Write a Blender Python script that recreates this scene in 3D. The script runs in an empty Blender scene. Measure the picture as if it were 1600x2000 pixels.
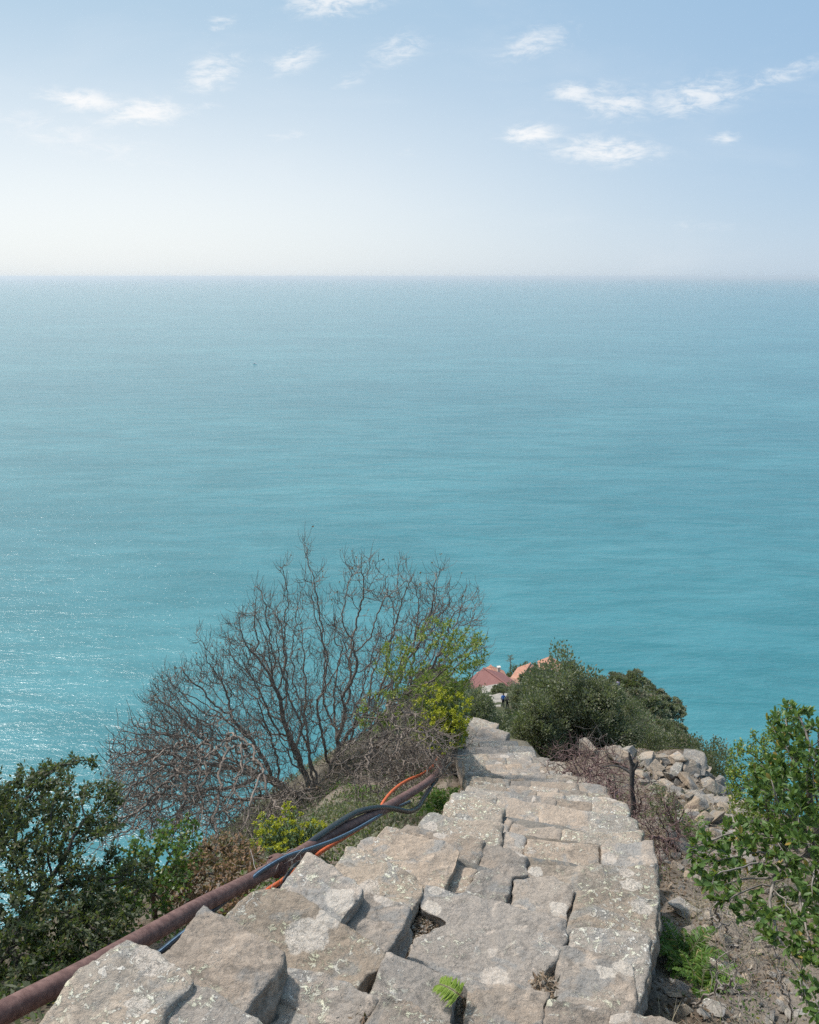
import bpy, bmesh, math, random
import numpy as np
from mathutils import Vector, Matrix

scene = bpy.context.scene
COL = scene.collection
R = math.radians
PITCH = R(16.04)
FPX = 1600.0
SEA = -150.0

# ------------------------------------------------------------------ camera
cam_data = bpy.data.cameras.new('camera')
cam = bpy.data.objects.new('camera', cam_data)
COL.objects.link(cam)
cam.location = (0, 0, 0)
cam.rotation_euler = (math.pi / 2 - PITCH, 0, 0)
cam_data.sensor_fit = 'VERTICAL'
cam_data.sensor_height = 30.0
cam_data.sensor_width = 30.0
cam_data.lens = 24.0
cam_data.clip_start = 0.05
cam_data.clip_end = 300000
scene.camera = cam

# ------------------------------------------------------------------ light
SUN_EL, SUN_AZ = R(54), R(-50)          # azimuth from +Y towards +X
SKY_STRENGTH = 0.10
SUN_STRENGTH = 2.9
EXPOSURE = 0.45
HAZE = 4.2e-5

scene.view_settings.view_transform = 'Standard'
scene.view_settings.look = 'None'
scene.view_settings.exposure = EXPOSURE
scene.view_settings.gamma = 1
scene.cycles.use_denoising = False
scene.cycles.max_bounces = 6
scene.cycles.diffuse_bounces = 3
scene.cycles.glossy_bounces = 2
scene.cycles.transmission_bounces = 3
scene.cycles.transparent_max_bounces = 6
scene.cycles.volume_bounces = 0
scene.cycles.sample_clamp_indirect = 4
scene.cycles.sample_clamp_direct = 6


def ray(u, v):
    """direction of a point of the photograph, forward component 1"""
    xc, yc = (u - 800) / FPX, (1000 - v) / FPX
    return np.array([xc, math.cos(PITCH) + yc * math.sin(PITCH), -math.sin(PITCH) + yc * math.cos(PITCH)])


def W(u, v, f):
    return ray(u, v) * f


def onz(u, v, z):
    d = ray(u, v)
    return d * (z / d[2])


class NT:
    """tiny helper for node trees"""
    def __init__(s, tree):
        s.t = tree
        tree.nodes.clear()

    def n(s, typ, inputs=None, **props):
        nd = s.t.nodes.new(typ)
        for k, v in props.items():
            setattr(nd, k, v)
        for k, v in (inputs or {}).items():
            if isinstance(v, bpy.types.NodeSocket):
                s.t.links.new(v, nd.inputs[k])
            else:
                nd.inputs[k].default_value = v
        return nd

    def math(s, op, a, b=None, c=None, clamp=False):
        i = {0: a}
        if b is not None:
            i[1] = b
        if c is not None:
            i[2] = c
        return s.n('ShaderNodeMath', i, operation=op, use_clamp=clamp).outputs[0]

    def noise(s, vec, scale, detail=4, rough=.55, dist=0., w=None):
        nd = s.n('ShaderNodeTexNoise', {'Vector': vec, 'Scale': scale, 'Detail': detail, 'Roughness': rough, 'Distortion': dist})
        return nd.outputs['Fac']

    def ramp(s, fac, a, b, lo=0., hi=1., smooth=True):
        nd = s.n('ShaderNodeMapRange', {'Value': fac, 'From Min': a, 'From Max': b, 'To Min': lo, 'To Max': hi},
                 interpolation_type='SMOOTHSTEP' if smooth else 'LINEAR')
        return nd.outputs[0]

    def mix(s, fac, a, b):
        nd = s.t.nodes.new('ShaderNodeMix')
        nd.data_type = 'RGBA'
        for sock, v in ((nd.inputs[0], fac), (nd.inputs[6], a), (nd.inputs[7], b)):
            if isinstance(v, bpy.types.NodeSocket):
                s.t.links.new(v, sock)
            else:
                sock.default_value = v if not isinstance(v, tuple) or len(v) == 4 else (*v, 1)
        return nd.outputs[2]


# world: Nishita sky with thin wisps of cloud laid out by compass direction
world = bpy.data.worlds.new('World')
scene.world = world
world.use_nodes = True
t = NT(world.node_tree)
sky = t.n('ShaderNodeTexSky', sky_type='NISHITA', sun_disc=False, sun_elevation=SUN_EL, sun_rotation=SUN_AZ,
          altitude=150, air_density=1.0, dust_density=.9, ozone_density=1.5)
tc = t.n('ShaderNodeTexCoord')
sep = t.n('ShaderNodeSeparateXYZ', {0: tc.outputs['Generated']})
yy = t.math('MAXIMUM', sep.outputs[1], 0.02)
cx = t.math('DIVIDE', sep.outputs[0], yy)
cz = t.math('DIVIDE', sep.outputs[2], yy)
cv = t.n('ShaderNodeCombineXYZ', {0: cx, 1: cz, 2: 0.0}).outputs[0]
CLOUDS = [  # photo position, half sizes, tilt in degrees, weight
    (650, 4, 110, 30, -3, 1), (415, 142, 66, 34, -18, 1), (575, 116, 62, 24, -14, .95), (775, 100, 66, 30, -20, .8),
    (1050, 84, 86, 28, -14, .75), (165, 197, 90, 22, 8, 1.25), (275, 220, 100, 26, -4, 1.25), (1120, 182, 50, 20, 0, 1),
    (1200, 200, 95, 34, 6, .95), (1360, 188, 120, 34, -10, .95), (1510, 150, 110, 20, -16, .75), (1035, 263, 64, 20, -4, 1.2),
    (1180, 295, 120, 28, 2, 1.1), (1415, 270, 34, 12, -4, .9), (430, 48, 34, 16, -10, .8), (675, 158, 40, 12, -8, .75),
    (560, 265, 44, 10, -4, .6), (800, 298, 22, 9, 0, .6), (90, 255, 170, 30, 14, .6), (230, 292, 120, 26, 14, .55),
    (410, 207, 26, 9, 0, .6), (600, 18, 60, 16, 10, .7), (1370, 440, 90, 12, 4, .35)]
acc = None
for (u, v, hu, hv, tilt, wgt) in CLOUDS:
    d = ray(u, v)
    k = 1 / (FPX * d[1])
    mp = t.n('ShaderNodeMapping', {'Vector': cv, 'Location': (d[0] / d[1], d[2] / d[1], 0),
                                   'Rotation': (0, 0, -R(tilt)), 'Scale': (hu * k * 1.25, hv * k * 1.3, 1)}, vector_type='TEXTURE')
    ln = t.n('ShaderNodeVectorMath', {0: mp.outputs[0]}, operation='LENGTH').outputs['Value']
    blob = t.ramp(ln, 0.1, 1.25, wgt, 0.0)
    acc = blob if acc is None else t.math('MAXIMUM', acc, blob)
mpn = t.n('ShaderNodeMapping', {'Vector': cv, 'Rotation': (0, 0, R(-14)), 'Scale': (1.0, 3.0, 1)})
nz1 = t.noise(mpn.outputs[0], 24, 10, .68, .9)
nz2 = t.noise(mpn.outputs[0], 60, 6, .65, .3)
nn = t.math('ADD', t.math('MULTIPLY', nz1, .72), t.math('MULTIPLY', nz2, .34))
den = t.math('MULTIPLY', acc, t.ramp(t.math('ADD', nn, t.math('MULTIPLY', acc, .17)), .52, .80))
veil = t.math('MULTIPLY', t.ramp(t.noise(mpn.outputs[0], 5, 5, .6, .4), .45, .8), .10)
den = t.math('ADD', t.math('MULTIPLY', den, .78), veil, clamp=True)
den = t.math('MULTIPLY', den, t.ramp(sep.outputs[1], .05, .3))
CLOUD_COL = (7.0, 7.1, 7.2, 1)
# pale hazy sky, whiter on the side of the sun and low over the horizon
azf = t.ramp(t.n('ShaderNodeVectorMath', {0: tc.outputs['Generated'], 1: (math.sin(SUN_AZ), math.cos(SUN_AZ), 0)}, operation='DOT_PRODUCT').outputs['Value'], .15, .90)
hcol = t.mix(azf, (4.1, 5.05, 6.1, 1), (6.5, 6.8, 6.95, 1))
tcol = t.mix(azf, (2.15, 3.65, 5.35, 1), (3.3, 4.55, 5.6, 1))
el = t.math('MAXIMUM', sep.outputs[2], 0.0)
low_r = t.math('EXPONENT', t.math('DIVIDE', el, -.15))
low_l = t.ramp(el, .30, .05)
low = t.math('ADD', t.math('MULTIPLY', low_l, azf), t.math('MULTIPLY', low_r, t.math('SUBTRACT', 1.0, azf)))
hazy = t.mix(low, tcol, hcol)
band = t.math('MULTIPLY', t.math('EXPONENT', t.math('DIVIDE', t.math('MAXIMUM', sep.outputs[2], 0.0), -.016)), .75)
hazy = t.mix(band, hazy, t.mix(azf, (3.5, 4.5, 5.5, 1), (5.6, 6.1, 6.4, 1)))
base = t.mix(.88, sky.outputs[0], hazy)
# extra bright haze added around the sun, above the view, for soft fill
fill_glow = t.ramp(t.n('ShaderNodeVectorMath', {0: tc.outputs['Generated'], 1: (math.sin(SUN_AZ) * math.cos(SUN_EL), math.cos(SUN_AZ) * math.cos(SUN_EL), math.sin(SUN_EL))}, operation='DOT_PRODUCT').outputs['Value'], .76, 1.0)
base = t.mix(fill_glow, base, (15, 14.4, 13.4, 1))
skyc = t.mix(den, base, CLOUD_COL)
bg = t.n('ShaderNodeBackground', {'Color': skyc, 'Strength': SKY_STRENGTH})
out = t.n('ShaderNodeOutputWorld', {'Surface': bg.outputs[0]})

sun_data = bpy.data.lights.new('sun', 'SUN')
sun_data.energy = SUN_STRENGTH
sun_data.angle = R(4)
sun_data.color = (1.0, .96, .905)
sun = bpy.data.objects.new('sun', sun_data)
COL.objects.link(sun)
sdir = Vector((math.sin(SUN_AZ) * math.cos(SUN_EL), math.cos(SUN_AZ) * math.cos(SUN_EL), math.sin(SUN_EL)))
sun.rotation_euler = (-sdir).to_track_quat('-Z', 'Y').to_euler()
sun.location = sdir * 50 + Vector((0, 0, 60))

# ------------------------------------------------------------------ noise in numpy


def _hash(i, j, k, s):
    n = (i * 374761393 + j * 668265263 + k * 2147483647 + s * 1274126177) & 0x7fffffff
    n = ((n ^ (n >> 13)) * 1103515245) & 0x7fffffff
    n = ((n ^ (n >> 16)) * 60493) & 0x7fffffff
    return (n & 0xffffff) / float(0xffffff)


def vnoise(p, seed=0):
    p = np.asarray(p, float)
    i = np.floor(p).astype(np.int64)
    f = p - i
    f = f * f * (3 - 2 * f)
    r = 0
    for dx in (0, 1):
        for dy in (0, 1):
            for dz in (0, 1):
                w = (f[:, 0] if dx else 1 - f[:, 0]) * (f[:, 1] if dy else 1 - f[:, 1]) * (f[:, 2] if dz else 1 - f[:, 2])
                r = r + w * _hash(i[:, 0] + dx, i[:, 1] + dy, i[:, 2] + dz, seed)
    return r * 2 - 1


def fbm(p, scale=1., octaves=4, seed=0, gain=.5):
    p = np.asarray(p, float) * scale
    a, r = 1., 0
    for o in range(octaves):
        r = r + a * vnoise(p + 17.3 * o, seed + o)
        p = p * 2.03
        a *= gain
    return r


def fbm2(x, y, scale, octaves=4, seed=0, gain=.5):
    x = np.asarray(x, float)
    p = np.stack([x.ravel(), np.asarray(y, float).ravel(), np.zeros(x.size)], 1)
    return fbm(p, scale, octaves, seed, gain).reshape(x.shape)


# ------------------------------------------------------------------ objects and meshes


def tag(o, label=None, cat=None, group=None, kind=None):
    if label:
        o['label'] = label
    if cat:
        o['category'] = cat
    if group:
        o['group'] = group
    if kind:
        o['kind'] = kind
    return o


def empty(name, loc=(0, 0, 0), label=None, cat=None, group=None, rz=0, parent=None):
    o = bpy.data.objects.new(name, None)
    o.empty_display_size = .2
    o.location = tuple(float(c) for c in loc)
    o.rotation_euler = (0, 0, rz)
    COL.objects.link(o)
    if parent:
        o.parent = parent
    return tag(o, label, cat, group)


def link(name, me, parent=None, mat=None):
    o = bpy.data.objects.new(name, me)
    COL.objects.link(o)
    if mat:
        me.materials.append(mat)
    if parent is not None:
        o.parent = parent
        w = Matrix()
        p = parent
        while p is not None:
            w = p.matrix_basis @ w
            p = p.parent
        me.transform(w.inverted())
    return o


def np_mesh(name, V, faces, attrs=None, smooth=False):
    """faces: list of int arrays (n,3) or (n,4); vertices in world space"""
    V = np.asarray(V, np.float32)
    me = bpy.data.meshes.new(name)
    me.vertices.add(len(V))
    me.vertices.foreach_set('co', V.ravel())
    faces = [np.asarray(f, np.int32) for f in faces if len(f)]
    nl = sum(f.size for f in faces)
    npoly = sum(len(f) for f in faces)
    me.loops.add(nl)
    me.polygons.add(npoly)
    me.loops.foreach_set('vertex_index', np.concatenate([f.ravel() for f in faces]))
    tot = np.concatenate([np.full(len(f), f.shape[1], np.int32) for f in faces])
    start = np.concatenate([[0], np.cumsum(tot)[:-1]]).astype(np.int32)
    me.polygons.foreach_set('loop_start', start)
    if smooth:
        me.polygons.foreach_set('use_smooth', np.ones(npoly, bool))
    for k, a in (attrs or {}).items():
        at = me.attributes.new(k, 'FLOAT', 'POINT')
        at.data.foreach_set('value', np.asarray(a, np.float32))
    me.update(calc_edges=True)
    return me


def dup(root, loc, rz=0., scale=1., label=None, group=None):
    """a copy of a thing with copies of its parts and sub-parts"""
    def cp(o, parent):
        c = o.copy()
        COL.objects.link(c)
        c.parent = parent
        for ch in list(o.children):
            cp(ch, c)
        return c
    r = cp(root, None)
    r.location = tuple(float(c) for c in loc)
    r.rotation_euler = (0, 0, rz)
    r.scale = (scale, scale, scale) if not isinstance(scale, tuple) else scale
    if label:
        r['label'] = label
    if group:
        r['group'] = group
    return r


def unit(a):
    a = np.asarray(a, float)
    return a / np.maximum(np.linalg.norm(a, axis=-1, keepdims=True), 1e-9)


# ------------------------------------------------------------------ materials


def new_mat(name):
    m = bpy.data.materials.new(name)
    m.use_nodes = True
    return m, NT(m.node_tree)


def simple_mat(name, col, rough=.7, var=.25, scale=8., metallic=0., bump=0.0, bscale=60., spec=.4):
    m, t = new_mat(name)
    g = t.n('ShaderNodeNewGeometry')
    nz = t.noise(g.outputs['Position'], scale, 5, .6)
    dark = tuple(c * (1 - var) for c in col)
    lite = tuple(min(1, c * (1 + var)) for c in col)
    c = t.mix(t.ramp(nz, .3, .7), dark, lite)
    p = t.n('ShaderNodeBsdfPrincipled', {'Base Color': c, 'Roughness': rough, 'Metallic': metallic, 'Specular IOR Level': spec})
    if bump:
        b = t.n('ShaderNodeBump', {'Height': t.noise(g.outputs['Position'], bscale, 4, .6), 'Strength': bump, 'Distance': .01})
        t.t.links.new(b.outputs[0], p.inputs['Normal'])
    t.n('ShaderNodeOutputMaterial', {'Surface': p.outputs[0]})
    return m


def leaf_mat(name, a, b, c=None, rough=.45, trans=.3, spec=.35, cthr=.93):
    """leaf colours a..b chosen per leaf, a few leaves of colour c"""
    m, t = new_mat(name)
    at = t.n('ShaderNodeAttribute', attribute_name='tint')
    oi = t.n('ShaderNodeObjectInfo')
    f = t.math('ADD', at.outputs['Fac'], t.math('MULTIPLY', t.math('SUBTRACT', oi.outputs['Random'], .5), .3), clamp=True)
    col = t.mix(f, a, b)
    if c:
        col = t.mix(t.math('GREATER_THAN', at.outputs['Fac'], cthr), col, c)
    p = t.n('ShaderNodeBsdfPrincipled', {'Base Color': col, 'Roughness': rough, 'Specular IOR Level': spec})
    tr = t.n('ShaderNodeBsdfTranslucent', {'Color': t.mix(.5, col, (.25, .35, .04, 1))})
    mx = t.n('ShaderNodeMixShader', {0: trans, 1: p.outputs[0], 2: tr.outputs[0]})
    t.n('ShaderNodeOutputMaterial', {'Surface': mx.outputs[0]})
    return m


# big round lichens of the near slabs: photo position, tread level, radius in metres
LICHENS = [(1232, 1730, -4.3, .075), (1255, 1772, -4.0, .08), (1222, 1888, -3.3, .065), (840, 1768, -3.66, .075), (1093, 1776, -4.02, .075), (852, 1738, -3.7, .05), (662, 1752, -3.23, .085), (272, 1960, -2.3, .045),
           (600, 1822, -2.9, .11), (1047, 1702, -4.3, .06), (1185, 1900, -3.3, .05), (640, 1790, -2.9, .07)]


def stone_mat(name, base, warm, cool, lichen=.5, discs=True, dirt=True):
    m, t = new_mat(name)
    g = t.n('ShaderNodeNewGeometry')
    oi = t.n('ShaderNodeObjectInfo')
    off = t.math('MULTIPLY', oi.outputs['Random'], 37.0)
    pos = t.n('ShaderNodeVectorMath', {0: g.outputs['Position'], 1: t.n('ShaderNodeCombineXYZ', {0: off, 1: off, 2: 0.0}).outputs[0]}, operation='ADD').outputs[0]
    big = t.noise(pos, 1.9, 6, .62, .6)
    mid = t.noise(pos, 8, 7, .66, .8)
    fine = t.noise(pos, 60, 5, .7)
    grain = t.noise(pos, 230, 3, .7)
    rnd = oi.outputs['Random']
    c = t.mix(t.ramp(t.math('ADD', big, t.math('MULTIPLY_ADD', rnd, .24, -.12)), .43, .57), base, warm)
    c = t.mix(t.math('MULTIPLY', t.ramp(t.noise(pos, 3.1, 6, .6, 1.0), .52, .60), .8), c, cool)
    # pale rubbed places and dark weathering with ragged edges
    c = t.mix(t.math('MULTIPLY', t.ramp(t.noise(pos, 4.6, 8, .7, 1.2), .55, .62), .55), c, tuple(min(1, x * 1.5) for x in warm))
    c = t.mix(t.math('MULTIPLY', t.ramp(t.noise(pos, 6.3, 9, .74, 1.0), .54, .62), .46), c, tuple(x * .5 for x in base))
    c = t.mix(t.math('MULTIPLY', t.ramp(mid, .46, .36), .5), c, tuple(x * .5 for x in base))
    c = t.mix(t.math('MULTIPLY', t.ramp(fine, .5, .7), .45), c, tuple(min(1, x * 1.45) for x in base))
    c = t.mix(t.math('MULTIPLY', t.ramp(fine, .48, .32), .5), c, tuple(x * .5 for x in base))
    c = t.mix(t.math('MULTIPLY', t.ramp(grain, .52, .75), .22), c, tuple(x * .4 for x in base))
    # pale crusts of lichen in specks, gathered in patches, on faces that look up
    up = t.ramp(t.n('ShaderNodeSeparateXYZ', {0: g.outputs['Normal']}).outputs[2], .0, .7)
    patch = t.ramp(t.noise(pos, 2.7, 5, .65, .6), .60 - .20 * lichen, .72 - .20 * lichen)
    specks = t.ramp(t.noise(pos, 27, 8, .76, .5), .515, .56)
    lf = t.math('MULTIPLY', t.math('MULTIPLY', patch, specks), t.math('MULTIPLY_ADD', up, .8, .2))
    lc = t.mix(t.ramp(mid, .4, .6), (.62, .60, .44, 1), (.60, .56, .50, 1))
    c = t.mix(t.math('MULTIPLY', lf, .9), c, lc)
    c = t.n('ShaderNodeHueSaturation', {'Saturation': t.math('MULTIPLY_ADD', rnd, .3, .78), 'Value': t.math('MULTIPLY_ADD', t.math('FRACT', t.math('MULTIPLY', rnd, 7.31)), .40, .88), 'Color': c}).outputs[0]
    rgh = .9
    if discs:  # round pale lichens, a hand wide
        wob = t.n('ShaderNodeTexNoise', {'Vector': pos, 'Scale': 14, 'Detail': 3}).outputs['Color']
        wp = t.n('ShaderNodeVectorMath', {0: pos, 1: t.n('ShaderNodeVectorMath', {0: wob, 3: .06}, operation='SCALE').outputs[0]}, operation='ADD').outputs[0]
        flat = t.n('ShaderNodeVectorMath', {0: g.outputs['Position'], 1: (1, 1, 0)}, operation='MULTIPLY').outputs[0]
        wb2 = t.n('ShaderNodeVectorMath', {0: t.n('ShaderNodeVectorMath', {0: wob, 1: (.5, .5, .5)}, operation='SUBTRACT').outputs[0], 1: (.10, .10, 0)}, operation='MULTIPLY').outputs[0]
        wp2 = t.n('ShaderNodeVectorMath', {0: flat, 1: wb2}, operation='ADD').outputs[0]
        vo = t.n('ShaderNodeTexVoronoi', voronoi_dimensions='2D')
        t.t.links.new(wp, vo.inputs['Vector']); vo.inputs['Scale'].default_value = 2.2; vo.inputs['Randomness'].default_value = 1.0
        pick = t.math('GREATER_THAN', t.n('ShaderNodeSeparateColor', {0: vo.outputs['Color']}).outputs[0], .56)
        rad = t.math('MULTIPLY_ADD', t.n('ShaderNodeSeparateColor', {0: vo.outputs['Color']}).outputs[1], .16, .06)
        df = t.math('SUBTRACT', rad, vo.outputs['Distance'])
        disc = t.math('MULTIPLY', t.math('MULTIPLY', t.ramp(df, 0, .03), pick), up)
        c = t.mix(t.math('MULTIPLY', disc, .8), c, t.mix(t.ramp(fine, .35, .65), (.46, .40, .34, 1), (.60, .53, .46, 1)))
        fixed = None
        for (lu, lv, lz, lr) in LICHENS:
            q = onz(lu, lv, lz)
            dl = t.n('ShaderNodeVectorMath', {0: wp2, 1: (q[0], q[1], 0)}, operation='DISTANCE').outputs['Value']
            e1 = t.ramp(dl, lr, lr * .82)
            fixed = e1 if fixed is None else t.math('MAXIMUM', fixed, e1)
        c = t.mix(t.math('MULTIPLY', t.math('MULTIPLY', fixed, up), .85), c, t.mix(t.ramp(fine, .3, .7), (.45, .395, .335, 1), (.62, .56, .49, 1)))
    p = t.n('ShaderNodeBsdfPrincipled', {'Base Color': c, 'Roughness': rgh, 'Specular IOR Level': .25})
    h = t.math('ADD', t.math('MULTIPLY', t.noise(pos, 28, 8, .68, .4), 1.0), t.math('MULTIPLY', lf, .25))
    b = t.n('ShaderNodeBump', {'Height': h, 'Strength': .85, 'Distance': .03})
    b2 = t.n('ShaderNodeBump', {'Height': fine, 'Strength': .4, 'Distance': .006, 'Normal': b.outputs[0]})
    t.t.links.new(b2.outputs[0], p.inputs['Normal'])
    t.n('ShaderNodeOutputMaterial', {'Surface': p.outputs[0]})
    return m


M_STONE = stone_mat('sandstone', (.285, .243, .203), (.335, .268, .210), (.248, .240, .226), .5)
M_STONE_L = stone_mat('lichen_sandstone', (.295, .255, .212), (.335, .272, .213), (.262, .252, .233), .95)
M_ROCK = stone_mat('rubble_rock', (.27, .238, .20), (.34, .265, .195), (.235, .23, .222), .35, discs=False)
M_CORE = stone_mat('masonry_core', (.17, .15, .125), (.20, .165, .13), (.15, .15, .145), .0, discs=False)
M_BARK_GREY = simple_mat('grey_bark', (.205, .165, .135), .85, .35, 30, bump=.4, bscale=120)
M_TWIG_RED = simple_mat('dead_twig', (.165, .105, .095), .85, .35, 14)
M_TWIG_GREY = simple_mat('pale_twig', (.225, .195, .168), .85, .3, 14)
M_BARK_DARK = simple_mat('dark_bark', (.085, .07, .058), .9, .35, 25, bump=.5, bscale=80)
M_CHAR = simple_mat('charred_bark', (.06, .055, .052), .95, .5, 40, bump=.9, bscale=70)
M_DARK_LEAF = leaf_mat('dark_leaf', (.048, .066, .032), (.125, .138, .070), (.15, .12, .055), .55, .32)
M_GREEN_LEAF = leaf_mat('green_leaf', (.045, .10, .022), (.11, .19, .035), (.30, .25, .05), .4, .33)
M_BRIGHT_LEAF = leaf_mat('bright_leaf', (.085, .15, .025), (.22, .30, .05), (.38, .36, .05), .4, .38)
M_GLOSSY_LEAF = leaf_mat('glossy_leaf', (.055, .115, .030), (.150, .235, .065), (.36, .25, .06), .42, .35, .35, .975)
M_OLIVE_LEAF = leaf_mat('olive_leaf', (.125, .138, .086), (.26, .265, .175), (.23, .22, .13), .5, .3)
M_SCRUB_LEAF = leaf_mat('scrub_leaf', (.10, .112, .068), (.21, .21, .135), (.19, .15, .11), .55, .3)
M_LIME_LEAF = leaf_mat('lime_leaf', (.15, .21, .04), (.30, .36, .075), (.42, .40, .06), .5, .4)
M_EUPH_LEAF = leaf_mat('spurge_leaf', (.09, .165, .09), (.18, .27, .14), (.24, .28, .06), .5, .35)
M_EUPH_FLOWER = leaf_mat('spurge_flower', (.42, .43, .04), (.58, .55, .05), None, .5, .4)
M_FERN = leaf_mat('fern_leaf', (.07, .15, .025), (.16, .27, .05), (.30, .25, .08), .5, .4)
M_FROND = leaf_mat('plucked_frond', (.20, .30, .04), (.30, .40, .07), None, .5, .4)
M_DEAD_LEAF = leaf_mat('dead_leaf', (.17, .095, .05), (.33, .20, .115), (.10, .055, .035), .7, .2)
M_LITTER = leaf_mat('leaf_litter', (.11, .07, .045), (.26, .19, .13), (.40, .34, .27), .8, .1)
M_DRYGRASS = leaf_mat('dry_grass', (.30, .25, .17), (.44, .38, .28), None, .7, .3)
M_POD = simple_mat('dry_pod', (.14, .055, .04), .8, .3, 30)


def rust_mat():
    m, t = new_mat('rusty_pipe')
    g = t.n('ShaderNodeNewGeometry')
    nz = t.noise(g.outputs['Position'], 22, 7, .68, .5)
    nf = t.noise(g.outputs['Position'], 120, 5, .7)
    c = t.mix(t.ramp(nz, .4, .62), (.115, .060, .052), (.185, .105, .090))
    c = t.mix(t.math('MULTIPLY', t.ramp(t.noise(g.outputs['Position'], 7, 5, .6, .6), .52, .68), .7), c, (.075, .038, .036))
    c = t.mix(t.math('MULTIPLY', t.ramp(nf, .55, .75), .35), c, (.27, .19, .165))
    p = t.n('ShaderNodeBsdfPrincipled', {'Base Color': c, 'Roughness': .72, 'Specular IOR Level': .35})
    b = t.n('ShaderNodeBump', {'Height': nf, 'Strength': .35, 'Distance': .004})
    t.t.links.new(b.outputs[0], p.inputs['Normal'])
    t.n('ShaderNodeOutputMaterial', {'Surface': p.outputs[0]})
    return m


M_RUST = rust_mat()
M_HOSE = simple_mat('black_hose', (.016, .019, .024), .42, .3, 40, spec=.5)
M_BLUE_HOSE = simple_mat('blue_black_hose', (.018, .032, .055), .36, .3, 40, spec=.5)
M_BLUE_STRIPE = simple_mat('pale_blue_stripe', (.16, .26, .38), .4, .2, 40)
M_ORANGE = simple_mat('orange_conduit', (.55, .115, .035), .5, .2, 30)
M_WIRE = simple_mat('pale_wire', (.45, .43, .40), .6, .2, 30)

# ------------------------------------------------------------------ the stair's plan: (u, v) of nosing ends on tread level z
ZK = {-4: -1.7, -3: -2.0, -2: -2.3, -1: -2.6, 0: -2.9, 1: -3.3, 2: -3.7}
for k in range(3, 24):
    ZK[k] = -4.0 - .3 * (k - 3)
RIGHT_PX = {0: (1310, 1996), 1: (1240, 1885), 2: (1265, 1832), 3: (1285, 1756), 4: (1283, 1686), 5: (1275, 1641), 6: (1257, 1622), 7: (1246, 1597),
            8: (1236, 1578), 9: (1220, 1561), 10: (1202, 1551), 11: (1184, 1533), 12: (1156, 1524), 13: (1142, 1516), 14: (1128, 1511),
            15: (1114, 1505), 16: (1106, 1497), 17: (1096, 1488), 18: (1072, 1476), 19: (1048, 1466), 20: (1038, 1454), 21: (1008, 1443)}
LEFT_PX = {-2: (248, 1834), -1: (398, 1767), 0: (500, 1745), 1: (600, 1664), 2: (676, 1650), 3: (755, 1611), 4: (793, 1606), 5: (836, 1585), 6: (884, 1552)}
RP, LP = {}, {}
for k, (u, v) in RIGHT_PX.items():
    RP[k] = onz(u, v, ZK[k])
for k, (u, v) in LEFT_PX.items():
    LP[k] = onz(u, v, ZK[k])
for k in range(7, 22):
    lag = np.interp(k, [7, 12, 18, 21], [.45, .12, -.15, -.1])
    LP[k] = np.array([RP[k][0] - np.interp(k, [7, 13, 21], [1.75, 1.76, 1.5]), RP[k][1] + lag, ZK[k]])
RP[22] = np.array([2.20, 16.1, ZK[22]]); LP[22] = np.array([.85, 16.7, ZK[22]])
RP[23] = np.array([2.10, 17.0, ZK[23]]); LP[23] = np.array([.9, 17.6, ZK[23]])
for k in (-1, -2, -3, -4):
    RP[k] = RP[0] + np.array([-.10 * -k, -.6 * -k, 0]); RP[k][2] = ZK[k]
for k in (-3, -4):
    LP[k] = LP[-2] + np.array([-.1, -.55, 0]) * (-2 - k); LP[k][2] = ZK[k]
ks = sorted(LP)
LY = np.array([LP[k][1] for k in ks]); LX = np.array([LP[k][0] for k in ks]); LZ = np.array([ZK[k] for k in ks])
kr = sorted(RP)
RY = np.array([RP[k][1] for k in kr]); RX = np.array([RP[k][0] for k in kr]); RZ = np.array([ZK[k] for k in kr])


def spur_z(y):
    return np.interp(y, [-40, 17.3, 22, 40, 60, 80, 135, 160, 230, 400], [18.6, -10.0, -13.6, -25.5, -36.2, -46.0, -72.0, -92., -150., -260.])


def line_z(y, ys, zs):
    a = np.interp(y, ys, zs)
    a = np.where(y < ys[0], zs[0] - .5 * (y - ys[0]), a)
    w = np.clip((y - 15.5) / 2.5, 0, 1)
    return a * (1 - w) + spur_z(y) * w


def edge_x(y, ys, xs, far):
    a = np.interp(y, ys, xs)
    w = np.clip((y - 15) / 12, 0, 1)
    return a * (1 - w) + far * w


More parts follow.
